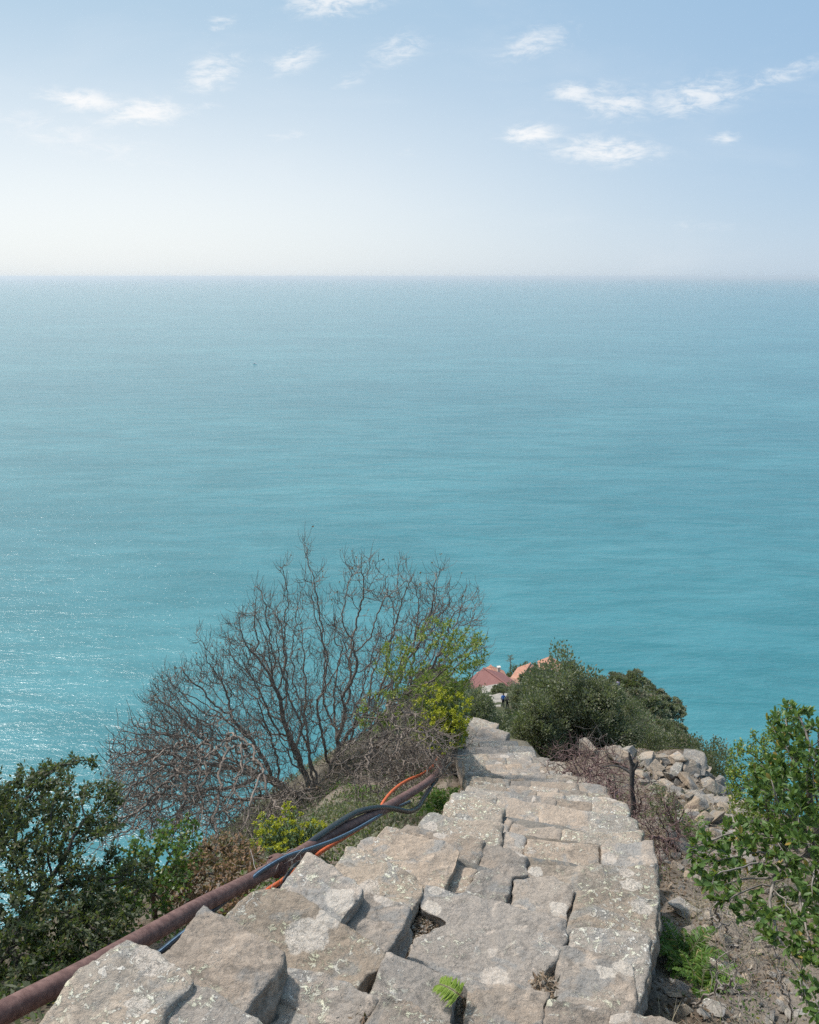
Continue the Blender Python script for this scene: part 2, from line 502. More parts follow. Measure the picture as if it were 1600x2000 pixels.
def ground(x, y):
    x = np.asarray(x, float); y = np.asarray(y, float)
    xl = edge_x(y, LY, LX, np.maximum(.6, .045 * y))
    xr = edge_x(y, RY, RX, np.maximum(2.3, .14 * y))
    zl, zr = line_z(y, LY, LZ), line_z(y, RY, RZ)
    far = np.clip((y - 16) / 8, 0, 1)
    n_big = fbm2(x, y, .07, 3, 5)
    n_mid = fbm2(x, y, .55, 3, 9)
    n_small = fbm2(x, y, 3.2, 3, 11)
    # left flank
    d = np.maximum(xl - x, 0)
    gl = zl - .5 * (1 - far) - .10 * np.minimum(d, 2.3) - .80 * np.maximum(d - 2.3, 0) - .35 * np.maximum(d - 12, 0)
    # right flank
    e = np.maximum(x - xr, 0)
    xe = np.maximum(6.4, .315 * y) + 1.5 * n_big
    over = np.maximum(x - xe, 0)
    gr = zr - .62 * (1 - far) - .02 * e - 1.15 * over - .25 * np.maximum(over - 3, 0)
    # between: the bed of the stairs
    w = np.clip((x - xl) / np.maximum(xr - xl, .1), 0, 1)
    g = np.where(x < xl, gl, np.where(x > xr, gr, (zl * (1 - w) + zr * w) - .62 * (1 - far)))
    # the low bank under the tumbled wall, and the terrace that drops behind it
    yw = 14.6 - .12 * (x - 4)
    inx = np.clip((x - 2.9) / .8, 0, 1) * np.clip((7.2 - x) / .8, 0, 1)
    g = g + inx * .55 * np.exp(-((y - yw) / .8) ** 2)
    g = g - np.clip((x - 2.8) / .8, 0, 1) * np.clip((y - yw - .7) / 1.2, 0, 1) * np.clip((60 - y) / 30, 0, 1) * .9
    near = 1 - np.clip((y - 20) / 20, 0, 1)
    g = g + n_mid * (.10 + .9 * (1 - near)) * np.clip(np.maximum(d, e) / .6, .25, 1) + n_small * .05 + n_big * np.clip((y - 15) / 60, 0, 1) * 2.0
    return np.maximum(g, SEA - 6)


def hit(u, v, lift=0.):
    """where the line of sight through (u, v) of the photograph meets the ground"""
    d = ray(u, v)
    ts = np.concatenate([np.arange(1.2, 40, .03), np.arange(40, 320, .3)])
    P = d[None] * ts[:, None]
    below = P[:, 2] < ground(P[:, 0], P[:, 1]) + lift
    i = int(np.argmax(below)) if below.any() else len(ts) - 1
    return P[i]


def on_ground(x, y, lift=0.):
    return np.array([x, y, float(ground(np.array([x]), np.array([y]))[0]) + lift])


# ------------------------------------------------------------------ setting: hillside, sea, haze
def grow(a, b, step, ratio, lim):
    out, x, s = [], b, step
    while x < lim:
        s *= ratio
        x += s
        out.append(x)
    return np.concatenate([np.arange(a, b + 1e-6, step), out])


ys = grow(-1.0, 19.0, .11, 1.05, 420)
ys = np.concatenate([-1.0 - np.cumsum(.11 * 1.2 ** np.arange(1, 16))[::-1], ys])
xs_r = grow(.5, 8., .11, 1.06, 260)
xs_l = -grow(-.39, 6., .11, 1.06, 300)
xs = np.concatenate([xs_l[::-1], xs_r])
XX, YY = np.meshgrid(xs, ys)
ZZ = ground(XX, YY)
nx, ny = len(xs), len(ys)
idx = np.arange(nx * ny).reshape(ny, nx)
Q = np.stack([idx[:-1, :-1], idx[:-1, 1:], idx[1:, 1:], idx[1:, :-1]], -1).reshape(-1, 4)
keep = ZZ.ravel()[Q].max(1) > SEA - 5.5
gm, t = new_mat('hillside_soil')
g = t.n('ShaderNodeNewGeometry')
veg = t.n('ShaderNodeAttribute', attribute_name='veg').outputs['Fac']
n1 = t.noise(g.outputs['Position'], 1.7, 6, .65, .4)
n2 = t.noise(g.outputs['Position'], 24, 6, .7)
c = t.mix(t.ramp(n1, .35, .65), (.14, .108, .082), (.26, .218, .178))
c = t.mix(t.math('MULTIPLY', t.ramp(n2, .5, .7), .6), c, (.30, .26, .21))
c = t.mix(t.math('MULTIPLY', t.ramp(n2, .45, .3), .7), c, (.045, .032, .024))
c2 = t.mix(t.ramp(t.noise(g.outputs['Position'], .35, 5, .7), .35, .65), (.040, .055, .026), (.085, .085, .048))
c = t.mix(veg, c, c2)
p = t.n('ShaderNodeBsdfPrincipled', {'Base Color': c, 'Roughness': .95, 'Specular IOR Level': .15})
b = t.n('ShaderNodeBump', {'Height': t.math('ADD', n2, n1), 'Strength': .8, 'Distance': .05})
t.t.links.new(b.outputs[0], p.inputs['Normal'])
t.n('ShaderNodeOutputMaterial', {'Surface': p.outputs[0]})
vegv = np.clip((YY - 15) / 5, 0, 1) * np.clip((ZZ - SEA - 6) / 10, 0, 1)
vegv = np.maximum(vegv, np.clip((-XX - 1.5) / 2, 0, 1) * .8)
hill = link('hillside', np_mesh('hillside', np.stack([XX, YY, ZZ], -1).reshape(-1, 3), [Q[keep]], {'veg': vegv.ravel()}, True), None, gm)
tag(hill, kind='structure')

# sea: rings of growing size, with the depth of water over the shore kept as an attribute
rad = np.concatenate([[.5], np.arange(40, 420, 4), 420 * 1.045 ** np.arange(0, 121)])
az = np.concatenate([np.linspace(-70, 70, 301), np.linspace(76, 284, 36)])
A, RR = np.meshgrid(R(1) * az, rad)
SX, SY = RR * np.sin(A), RR * np.cos(A)
SZ = np.full_like(SX, SEA)
m_, n_ = SX.shape
idx = np.arange(m_ * n_).reshape(m_, n_)
nxt = np.roll(idx, -1, 1)
Q = np.stack([idx[:-1], nxt[:-1], nxt[1:], idx[1:]], -1).reshape(-1, 4)[:, ::-1]
gz = ground(SX, np.clip(SY, -39, 399))
shore = np.where(RR < 500, np.clip(1 - (SEA - gz) / 6.0, 0, 1), 0)
wm, t = new_mat('sea_water')
g = t.n('ShaderNodeNewGeometry')
pos = g.outputs['Position']


def stretched(sx, sy, rot=0):
    return t.n('ShaderNodeMapping', {'Vector': pos, 'Rotation': (0, 0, R(rot)), 'Scale': (sx, sy, 1)}).outputs[0]


swell = t.noise(stretched(.022, .060, 6), 1, 4, .5, .5)
chop = t.noise(stretched(.17, .42, -8), 1, 4, .6, .5)
ripple = t.noise(stretched(.7, 1.3, 10), 1, 3, .6, .3)
gust = t.noise(stretched(.0016, .0035, 12), 1, 6, .62, .8)
gust2 = t.noise(stretched(.006, .014, -6), 1, 5, .6, .6)
sh = t.n('ShaderNodeAttribute', attribute_name='shore').outputs['Fac']
body = t.mix(t.ramp(gust, .3, .7), (.048, .195, .226), (.070, .245, .272))
body = t.mix(t.math('MULTIPLY', t.ramp(gust2, .4, .65), .5), body, (.026, .155, .182))
body = t.mix(t.math('MULTIPLY', t.ramp(t.noise(stretched(.02, .07, 5), 1, 6, .65, .8), .40, .62), .42), body, (.022, .135, .155))
fo = t.math('ADD', t.ramp(t.noise(stretched(.10, .14, 20), 1, 6, .7, 1.2), .25, .62), t.math('MULTIPLY_ADD', sh, 2.2, -1.35))
foam = t.math('MULTIPLY', t.ramp(fo, .35, .75), t.ramp(sh, .05, .3))
crest = t.math('MULTIPLY', t.ramp(t.noise(stretched(.11, .30, -4), 1, 7, .7, .7), .69, .74), .5)
foam = t.math('MAXIMUM', foam, crest)
colr = t.mix(foam, body, (.75, .78, .78))
h = t.math('ADD', t.math('MULTIPLY', swell, 3.2), t.math('ADD', t.math('MULTIPLY', chop, .95), t.math('MULTIPLY', ripple, .32)))
bp = t.n('ShaderNodeBump', {'Height': h, 'Strength': 1.0, 'Distance': .50})
p = t.n('ShaderNodeBsdfPrincipled', {'Base Color': colr, 'Roughness': t.math('MULTIPLY_ADD', foam, .5, .21), 'IOR': 1.33, 'Specular IOR Level': .5, 'Normal': bp.outputs[0]})
t.n('ShaderNodeOutputMaterial', {'Surface': p.outputs[0]})
sea = link('sea', np_mesh('sea', np.stack([SX, SY, SZ], -1).reshape(-1, 3), [Q], {'shore': shore.ravel()}, True), None, wm)
tag(sea, kind='structure')

if HAZE:
    hm, t = new_mat('sea_haze')
    pv = t.n('ShaderNodeVolumePrincipled', {'Color': (.85, .935, 1.0, 1), 'Density': HAZE, 'Anisotropy': .3})
    t.n('ShaderNodeOutputMaterial', {'Volume': pv.outputs[0]})
    e = float(rad[-1]) * 1.02
    z0, z1 = SEA - 8, 14.0
    hv = [(x, y, z) for z in (z0, z1) for y in (-e, e) for x in (-e, e)]
    hz = link('haze', np_mesh('haze', hv, [[(0, 2, 3, 1), (4, 5, 7, 6), (0, 1, 5, 4), (2, 6, 7, 3), (0, 4, 6, 2), (1, 3, 7, 5)]]), None, hm)
    tag(hz, kind='stuff')
    hz['label'] = 'thin sea haze'

# ------------------------------------------------------------------ stone staircase
rng = np.random.default_rng(7)
stairs = empty('stone_staircase', on_ground(.2, 2.9), 'steep old staircase of rough grey sandstone slabs going down the hillside', 'staircase')
pending = []     # slabs waiting for remeshing: (object, voxel, seed, amount)


def prism(poly, ztop, zbot, tilt=None):
    """closed prism over a polygon (n,2); ztop, zbot: numbers or functions of xy"""
    n = len(poly)
    poly = np.asarray(poly, float)
    area = .5 * np.sum(poly[:, 0] * np.roll(poly[:, 1], -1) - np.roll(poly[:, 0], -1) * poly[:, 1])
    if area < 0:
        poly = poly[::-1]
    bm = bmesh.new()
    top = [bm.verts.new((x, y, ztop(x, y) if callable(ztop) else ztop)) for x, y in poly]
    bot = [bm.verts.new((x, y, zbot(x, y) if callable(zbot) else zbot)) for x, y in poly]
    bm.faces.new(top)
    bm.faces.new(bot[::-1])
    for i in range(n):
        j = (i + 1) % n
        bm.faces.new((top[i], bot[i], bot[j], top[j]))
    bmesh.ops.triangulate(bm, faces=[f for f in bm.faces if len(f.verts) > 4])
    me = bpy.data.meshes.new('prism')
    bm.to_mesh(me)
    bm.free()
    return me


step_parts = {}


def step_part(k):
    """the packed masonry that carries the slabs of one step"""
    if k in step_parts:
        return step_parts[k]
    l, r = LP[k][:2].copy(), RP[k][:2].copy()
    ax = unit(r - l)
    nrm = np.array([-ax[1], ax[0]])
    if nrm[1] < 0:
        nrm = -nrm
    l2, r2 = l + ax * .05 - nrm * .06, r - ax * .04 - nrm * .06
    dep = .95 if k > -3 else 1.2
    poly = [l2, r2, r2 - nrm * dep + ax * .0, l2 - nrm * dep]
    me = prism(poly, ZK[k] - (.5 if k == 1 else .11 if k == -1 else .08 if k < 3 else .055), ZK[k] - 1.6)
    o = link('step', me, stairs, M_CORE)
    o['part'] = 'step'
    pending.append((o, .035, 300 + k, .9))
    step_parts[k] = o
    return o


def slab(k, N, L=(), Rr=(), dz=0., tilt=0., ext=.38, mat=None, thick=.25, world_pts=False, back=None):
    """one tread slab: far edge N left to right, sides L and Rr running back uphill from its ends"""
    z = ZK[k] + dz
    pr = (lambda q: np.array(q, float)) if world_pts else (lambda q: onz(q[0], q[1], z)[:2])
    n = [pr(q) for q in N]
    l = [pr(q) for q in L]
    r = [pr(q) for q in Rr]
    a = unit(RP[k][:2] - LP[k][:2])
    bk = np.array([a[1], -a[0]])
    if bk[1] > 0:
        bk = -bk
    if back is not None:
        bk = unit(np.array(back))
    e_l = ext if l else .85
    e_r = ext if r else .85
    l.append((l[-1] if l else n[0]) + bk * e_l)
    r.append((r[-1] if r else n[-1]) + bk * e_r)
    poly = l[::-1] + n + r
    cen = np.mean(poly, 0)
    poly = [q + unit(q - cen) * .007 for q in poly]
    # break up the straight runs
    out = []
    for i in range(len(poly)):
        p0, p1 = poly[i], poly[(i + 1) % len(poly)]
        d = np.linalg.norm(p1 - p0)
        m = max(1, int(d / .07))
        for s in range(m):
            q = p0 + (p1 - p0) * s / m
            if 0 < s:
                q = q + rng.normal(0, .006, 2)
            out.append(q)
    mid = np.mean(n, 0)
    tx, ty = rng.normal(0, .012, 2)
    zt = lambda x, y: z + tilt * float(np.dot(np.array([x, y]) - mid, bk)) + tx * (x - mid[0]) + ty * (y - mid[1])
    me = prism(out, zt, z - thick)
    o = link('slab', me, step_part(k), mat or M_STONE)
    fine = z > -4.2
    pending.append((o, .012 if fine else (.02 if z > -5.6 else .03), int(rng.integers(1e6)), 1.0))
    return o


S = slab
ML = M_STONE_L
# two treads nearest the camera
S(-2, [(210, 1859), (248, 1834), (278, 1844), (320, 1870), (360, 1896), (379, 1911)], [(165, 1889), (75, 2000)], [(375, 1926), (330, 1960), (308, 2000)], mat=ML)
S(-2, [(357, 1932), (372, 1926), (415, 1937), (430, 1952), (472, 1976), (507, 2000)], [(340, 1950), (310, 2000)], dz=-.03)
S(-2, [(520, 2010), (640, 2060), (800, 2130), (980, 2215)], dz=-.02)
S(-1, [(398, 1767), (442, 1787), (490, 1815), (536, 1844), (552, 1853)], [(360, 1821), (322, 1862)], [(553, 1865), (521, 1922), (472, 1975)], dz=.055)
S(-1, [(565, 1885), (620, 1893), (640, 1897), (665, 1908), (690, 1928), (735, 1948)], [(552, 1893), (529, 1925), (554, 1951), (583, 1967), (623, 2000)], [(728, 1970), (700, 2000)], dz=-.07)
S(-1, [(524, 1936), (549, 1957), (577, 1974), (615, 2003)], [(480, 1978)], dz=-.09, mat=ML)
S(-1, [(745, 1932), (805, 1952), (832, 1972), (885, 1992), (897, 2000)], [(716, 2000)], dz=-.01)
S(-1, [(905, 2005), (1000, 2030), (1120, 2075), (1320, 2130)], dz=0)
S(0, [(462, 1765), (500, 1745), (535, 1736), (580, 1745), (620, 1765), (668, 1795), (700, 1815), (740, 1840), (754, 1858)], [(441, 1787)], [(749, 1880), (735, 1895), (716, 1902)], dz=.0, ext=.5, mat=ML)
S(0, [(688, 1896), (712, 1902), (728, 1911)], [], [(717, 1934)], dz=-.05)
S(0, [(757, 1860), (825, 1877), (875, 1895), (903, 1906)], [(740, 1905), (727, 1942)], [(892, 1948), (883, 1995)], dz=.01)
S(0, [(918, 1909), (965, 1914), (1010, 1922), (1045, 1932), (1075, 1937)], [(910, 1960), (905, 2000)], [(1074, 1950), (1062, 1965), (1055, 2000)], dz=-.02)
S(0, [(1073, 1952), (1120, 1960), (1165, 1970), (1192, 1980)], [(1066, 1980), (1062, 2000)], [(1200, 2010)], dz=-.02)
S(0, [(1193, 1979), (1240, 1977), (1280, 1987), (1322, 2000), (1338, 2020)], dz=.0)
S(1, [(600, 1664), (625, 1675), (655, 1692), (690, 1712), (713, 1732)], [(575, 1700), (545, 1735)], [(700, 1755), (668, 1793)], dz=.065)
S(1, [(717, 1738), (760, 1752), (802, 1768)], [(713, 1743), (674, 1796)], [(798, 1785), (757, 1858)], dz=-.02)
S(1, [(1102, 1846), (1140, 1852), (1205, 1870), (1232, 1880), (1240, 1890)], [(1092, 1880), (1088, 1950)], [(1240, 1925), (1236, 1980)], dz=.0)
S(2, [(676, 1650), (714, 1659), (748, 1675), (784, 1697), (811, 1708), (831, 1724)], [(655, 1688)], [(827, 1730), (818, 1756)], dz=.03, mat=ML)
S(2, [(833, 1728), (880, 1735), (920, 1742), (990, 1760), (1040, 1773), (1075, 1785), (1106, 1797)], [(824, 1754), (820, 1775), (872, 1806), (814, 1837), (804, 1872)], [(1108, 1838), (1085, 1885), (1046, 1932)], tilt=.06, ext=.7)
S(2, [(1121, 1808), (1160, 1810), (1215, 1815), (1265, 1832)], [(1112, 1845)], [(1262, 1895), (1255, 1930)], mat=ML)
S(3, [(755, 1611), (784, 1618), (840, 1634), (870, 1641), (894, 1655), (899, 1662)], [(739, 1632), (720, 1660)], [(892, 1686)], dz=.05)
S(3, [(703, 1641), (719, 1631), (737, 1635)], [(696, 1653)], dz=-.07)
S(3, [(880, 1691), (890, 1687), (930, 1702)], [], [(922, 1714), (913, 1737)], dz=-.04)
S(3, [(944, 1701), (971, 1692), (1012, 1684), (1026, 1691)], [(932, 1708), (913, 1737)], [(1032, 1708), (1000, 1714), (990, 1758)], dz=.0)
S(3, [(1005, 1712), (1040, 1709), (1080, 1712), (1117, 1729), (1122, 1742)], [(1006, 1735), (1008, 1762)], [(1115, 1765), (1105, 1795)], dz=-.02)
S(3, [(1129, 1738), (1180, 1740), (1230, 1747), (1284, 1756)], [(1124, 1765), (1114, 1797)], [(1283, 1800), (1280, 1830)], mat=ML)
S(4, [(793, 1606), (820, 1612), (865, 1625), (920, 1636), (945, 1642)], [(785, 1620)])
S(4, [(948, 1646), (980, 1652), (1029, 1672)])
S(4, [(1034, 1685), (1058, 1684), (1140, 1690), (1200, 1691), (1283, 1685)], [(1031, 1694)], [(1286, 1742)], mat=ML)
S(5, [(836, 1586), (849, 1582), (880, 1592), (920, 1600), (960, 1604), (982, 1610)], [(820, 1606)], mat=ML)
S(5, [(985, 1622), (1010, 1628), (1027, 1637)], dz=-.03)
S(5, [(1030, 1637), (1080, 1642), (1130, 1647), (1171, 1649)])
S(5, [(1174, 1648), (1230, 1648), (1245, 1643), (1275, 1640)], [], [(1281, 1680)], dz=.01)
S(6, [(884, 1552), (914, 1556), (938, 1560), (986, 1577)], [(867, 1583)], mat=ML)
S(6, [(989, 1590), (1001, 1606)], dz=-.04)
S(6, [(1003, 1608), (1060, 1615), (1100, 1619)])
S(6, [(1103, 1620), (1150, 1627), (1200, 1624), (1257, 1621)], mat=ML)
# the long run below, treads of two to four slabs
for k in range(7, 24):
    l, r = LP[k][:2], RP[k][:2]
    n = int(rng.integers(3, 6)) if k < 21 else 2
    cuts = np.sort(np.clip((np.arange(1, n) + rng.normal(0, .16, n - 1)) / n, .12, .88))
    cuts = np.concatenate([[0], cuts, [1]])
    for i in range(n):
        a, b = cuts[i] - (.004 if i else 0), cuts[i + 1] + (.004 if i < n - 1 else 0)
        pts = []
        off = rng.normal(0, .010)
        for s in np.linspace(a, b, 4):
            q = l + (r - l) * s
            pts.append(q + np.array([0, off + rng.normal(0, .010)]))
        if i == n - 1:
            pts[-1] = pts[-1] + np.array([rng.normal(0, .05), -.04])
        edge = i == n - 1 or i == 0
        S(k, pts, world_pts=True, dz=float(rng.normal(0, .009)), mat=ML if edge and rng.random() < .85 else None)


def rough_stone(o, voxel, seed, amt):
    md = o.modifiers.new('remesh', 'REMESH')
    md.mode = 'VOXEL'
    md.voxel_size = voxel
    md.use_smooth_shade = True
    sm = o.modifiers.new('smooth', 'SMOOTH')
    sm.factor = .5
    sm.iterations = 1


for (o, vx, sd, am) in pending:
    rough_stone(o, vx, sd, am)
dg = bpy.context.evaluated_depsgraph_get()
for (o, vx, sd, am) in pending:
    ev = o.evaluated_get(dg)
    me = bpy.data.meshes.new_from_object(ev)
    n = len(me.vertices)
    co = np.empty(n * 3, np.float32); me.vertices.foreach_get('co', co); co = co.reshape(-1, 3)
    no = np.empty(n * 3, np.float32); me.vertices.foreach_get('normal', no); no = no.reshape(-1, 3)
    q = co + np.array([sd % 97, sd % 89, 0])
    h = .012 * fbm(q, 3.2, 2, sd % 50) + .007 * fbm(q, 13, 3, sd % 50 + 7) + .003 * fbm(q, 48, 2, sd % 50 + 13)
    side = 1 - np.abs(no[:, 2])
    strat = fbm(q * np.array([2, 2, 16]), 1, 3, sd % 50 + 3)
    h = h + side * (.014 * strat + .012 * fbm(q, 9, 2, 5))
    tr = fbm(q, 2.4, 3, sd % 50 + 31) * 2.2
    fr_ = tr - np.floor(tr)
    h = h + .006 * (np.floor(tr) + np.clip((fr_ - .42) / .16, 0, 1)) * np.clip(no[:, 2], 0, 1)
    # chipped hollows
    c = fbm(q, 5.5, 2, sd % 40 + 21)
    h = h - .02 * np.clip(c - .45, 0, 1)
    co = co + no * (h * am)[:, None]
    me.vertices.foreach_set('co', co.astype(np.float32).ravel())
    me.update()
    old = o.data
    o.modifiers.clear()
    o.data = me
    bpy.data.meshes.remove(old)

# ------------------------------------------------------------------ tools for plants


def tubes(chains, sides=None):
    """chains: list of (points (n,3), radii (n,)); returns V, quads"""
    Vs, Fs, off = [], [], 0
    for pts, rr in chains:
        pts = np.asarray(pts, float)
        n = len(pts)
        if n < 2:
            continue
        s = sides or (3 if rr[0] < .006 else 5 if rr[0] < .02 else 8)
        tan = unit(np.gradient(pts, axis=0))
        ref = np.array([0.31, .17, .93]) if abs(tan[0][2]) < .9 else np.array([1., .1, 0])
        a = unit(np.cross(tan, ref))
        for i in range(1, n):          # keep frames from flipping
            b = a[i - 1] - tan[i] * np.dot(a[i - 1], tan[i])
            a[i] = b / max(np.linalg.norm(b), 1e-9)
        b = np.cross(tan, a)
        ang = np.arange(s) / s * 2 * np.pi
        ring = pts[:, None] + np.asarray(rr)[:, None, None] * (np.cos(ang)[None, :, None] * a[:, None] + np.sin(ang)[None, :, None] * b[:, None])
        Vs.append(ring.reshape(-1, 3))
        i0 = np.arange(n - 1)[:, None] * s + np.arange(s)[None]
        i1 = np.arange(n - 1)[:, None] * s + (np.arange(s)[None] + 1) % s
        Fs.append(np.stack([i0, i1, i1 + s, i0 + s], -1).reshape(-1, 4) + off)
        off += n * s
    return np.concatenate(Vs), np.concatenate(Fs)


def tube_obj(name, chains, mat, parent=None, sides=None, smooth=True):
    V, F = tubes(chains, sides)
    return link(name, np_mesh(name, V, [F], None, smooth), parent, mat)


def leaves(P, D, L, Wd, rng, shape='rhomb', normal=None, fold=.12, tint=None):
    """leaf blades from base points P along D; returns V, faces, tint"""
    n = len(P)
    D = unit(D)
    N = unit(rng.normal(0, 1, (n, 3)) * .8 + (normal if normal is not None else np.array([0, 0, 1.])))
    Sd = unit(np.cross(D, N))
    N = np.cross(Sd, D)
    L = np.broadcast_to(L, n)[:, None]; Wd = np.broadcast_to(Wd, n)[:, None]
    if shape == 'rhomb':
        V = np.stack([P, P + D * L * .45 + Sd * Wd, P + D * L - N * L * .1, P + D * L * .45 - Sd * Wd], 1)
        F = [np.arange(n)[:, None] * 4 + np.array([0, 1, 2, 3])]
        k = 4
    else:
        cv = -N * L * fold
        V = np.stack([P, P + D * L * .3 + Sd * Wd * .85, P + D * L * .68 + Sd * Wd + cv * .5, P + D * L + cv * 1.2,
                      P + D * L * .68 - Sd * Wd + cv * .5, P + D * L * .3 - Sd * Wd * .85,
                      P + D * L * .32 - N * Wd * .35, P + D * L * .7 - N * Wd * .35 + cv * .5], 1)
        b = np.arange(n)[:, None] * 8
        F = [np.concatenate([b + np.array([0, 1, 6]), b + np.array([0, 6, 5]), b + np.array([2, 3, 7]), b + np.array([3, 4, 7])]),
             np.concatenate([b + np.array([1, 2, 7, 6]), b + np.array([6, 7, 4, 5])])]
        k = 8
    tn = rng.random(n) if tint is None else tint
    return V.reshape(-1, 3), F, np.repeat(tn, k)


def leaf_obj(name, P, D, L, Wd, rng, mat, parent=None, **kw):
    V, F, tn = leaves(np.asarray(P, float), np.asarray(D, float), L, Wd, rng, **kw)
    return link(name, np_mesh(name, V, F, {'tint': tn}), parent, mat)


def colonize(roots, attr, step, kill, infl, rng, iters=160, up=.05, wander=.12):
    """space colonisation: returns node positions and parents"""
    nodes = [np.array(r, float) for r in roots]
    par = [-1 if i == 0 else 0 for i in range(len(roots))]
    attr = np.array(attr, float)
    best = np.full(len(attr), 1e9); who = np.zeros(len(attr), int)
    new = list(range(len(nodes)))
    for it in range(iters):
        if len(attr) == 0:
            break
        NP = np.array([nodes[i] for i in new])
        if len(NP):
            d = np.linalg.norm(attr[:, None] - NP[None], axis=2)
            j = d.argmin(1); dm = d[np.arange(len(attr)), j]
            m = dm < best
            best[m] = dm[m]; who[m] = np.array(new)[j[m]]
        k = best > kill
        attr, best, who = attr[k], best[k], who[k]
        if len(attr) == 0:
            break
        act = best < max(infl if it > 25 else 1e8, best.min() * 1.05)
        if not act.any():
            break
        allp = np.array(nodes)
        vec = unit(attr[act] - allp[who[act]])
        w = who[act]
        acc = np.zeros((len(nodes), 3)); np.add.at(acc, w, vec)
        grow_i = np.unique(w)
        new = []
        for i in grow_i:
            dd = acc[i]
            nn = np.linalg.norm(dd)
            if nn < 1e-6:
                continue
            dd = dd / nn + rng.normal(0, wander, 3) + np.array([0, 0, up])
            dd /= np.linalg.norm(dd)
            nodes.append(nodes[i] + dd * step)
            par.append(i)
            new.append(len(nodes) - 1)
        if len(nodes) > 14000:
            break
    return np.array(nodes), np.array(par)


def skeleton(nodes, par, r0, expo, rmax, taper_tip=.6):
    """radii by the pipe model and chains of nodes"""
    n = len(nodes)
    r = np.zeros(n); cnt = np.zeros(n, int)
    for i in range(n - 1, 0, -1):
        if cnt[i] == 0:
            r[i] = r0 ** expo
        r[par[i]] += r[i]
        cnt[par[i]] += 1
    rad = np.minimum(r ** (1 / expo), rmax)
    kids = [[] for _ in range(n)]
    for i in range(1, n):
        kids[par[i]].append(i)
    chains, tips = [], []
    stack = [(0, -1)]
    while stack:
        i, p = stack.pop()
        ch = [p, i] if p >= 0 else [i]
        while kids[i]:
            ks = sorted(kids[i], key=lambda q: -r[q])
            for q in ks[1:]:
                stack.append((q, i))
            i = ks[0]
            ch.append(i)
        tips.append(i)
        pts = nodes[ch]; rr = rad[ch].copy()
        if p >= 0:
            rr[0] = min(rad[p], rr[1] * 1.15)
        rr[-1] *= taper_tip
        chains.append((pts, rr))
    return chains, rad, tips, cnt


def in_ellipsoid(c, r, n, rng, shell=.0, low=None):
    d = unit(rng.normal(0, 1, (n, 3)))
    q = rng.random(n) ** (1 / 3.)
    q = shell + (1 - shell) * q
    return np.asarray(c) + d * q[:, None] * np.asarray(r)


def px_blob(u, v, f, ru, rv, depth, n, rng, shell=.2):
    """points in an ellipsoid whose outline in the photo is (ru, rv) pixels at distance f"""
    return in_ellipsoid(W(u, v, f), (ru * f / FPX, depth, rv * f / FPX), n, rng, shell)


def split_chains(chains, cut):
    thick = [c for c in chains if c[1].max() >= cut]
    thin = [c for c in chains if c[1].max() < cut]
    return thick, thin


# ------------------------------------------------------------------ pipe and cables beside the stairs


def px_path(pts):
    """smooth path through photo points (u, v, distance)"""
    P = np.array([W(*q) for q in pts])
    n = len(P)
    d = np.concatenate([[0], np.cumsum(np.linalg.norm(np.diff(P, axis=0), axis=1))])
    tt = np.concatenate([np.linspace(d[i], d[i + 1], 8, endpoint=False) for i in range(n - 1)] + [[d[-1]]])
    m = np.gradient(P, d, axis=0)
    i = np.clip(np.searchsorted(d, tt, 'right') - 1, 0, n - 2)
    h = (d[i + 1] - d[i])[:, None]; s = ((tt - d[i])[:, None]) / h
    return (2 * s**3 - 3 * s**2 + 1) * P[i] + (s**3 - 2 * s**2 + s) * h * m[i] + (-2 * s**3 + 3 * s**2) * P[i + 1] + (s**3 - s**2) * h * m[i + 1]


pipe = empty('iron_pipe', W(285, 1828, 3.7), 'long rusty red brown iron water pipe running down beside the stone steps', 'pipe')
pp = px_path([(-150, 2062, 2.55), (0, 1981, 2.85), (150, 1904, 3.2), (285, 1829, 3.65), (375, 1778, 4.15), (490, 1719, 4.9), (587, 1665, 5.65), (640, 1633, 6.2),
              (725, 1594, 7.1), (780, 1562, 8.0), (832, 1530, 9.2), (856, 1507, 10.5), (864, 1488, 12.0), (872, 1470, 14)])
tube_obj('pipe_body', [(pp, np.full(len(pp), .043))], M_RUST, pipe, 16)
i = int(np.argmin(np.abs((pp / pp @ np.ones((3, 1)) * 0).ravel() + np.linalg.norm(pp - W(533, 1692, 5.25), axis=1))))
ax = unit(pp[i + 1] - pp[i - 1])
c0 = pp[i]
ch = [(np.array([c0 - ax * .055, c0 - ax * .05, c0 - ax * .012, c0 - ax * .012, c0 + ax * .012, c0 + ax * .012, c0 + ax * .05, c0 + ax * .055]),
       np.array([.044, .058, .058, .075, .075, .058, .058, .044]))]
fl = tube_obj('coupling', ch, M_RUST, pipe, 16, smooth=False)
sd = unit(np.cross(ax, [0, 0, 1])); u2 = np.cross(sd, ax)
for k in range(4):
    a = math.pi / 4 + k * math.pi / 2
    q = c0 + (sd * math.cos(a) + u2 * math.sin(a)) * .066
    tube_obj('bolt', [(np.array([q - ax * .04, q - ax * .028, q - ax * .027, q + ax * .027, q + ax * .028, q + ax * .04]), np.array([.006, .006, .011, .011, .006, .006]))], M_RUST, fl, 6, smooth=False)

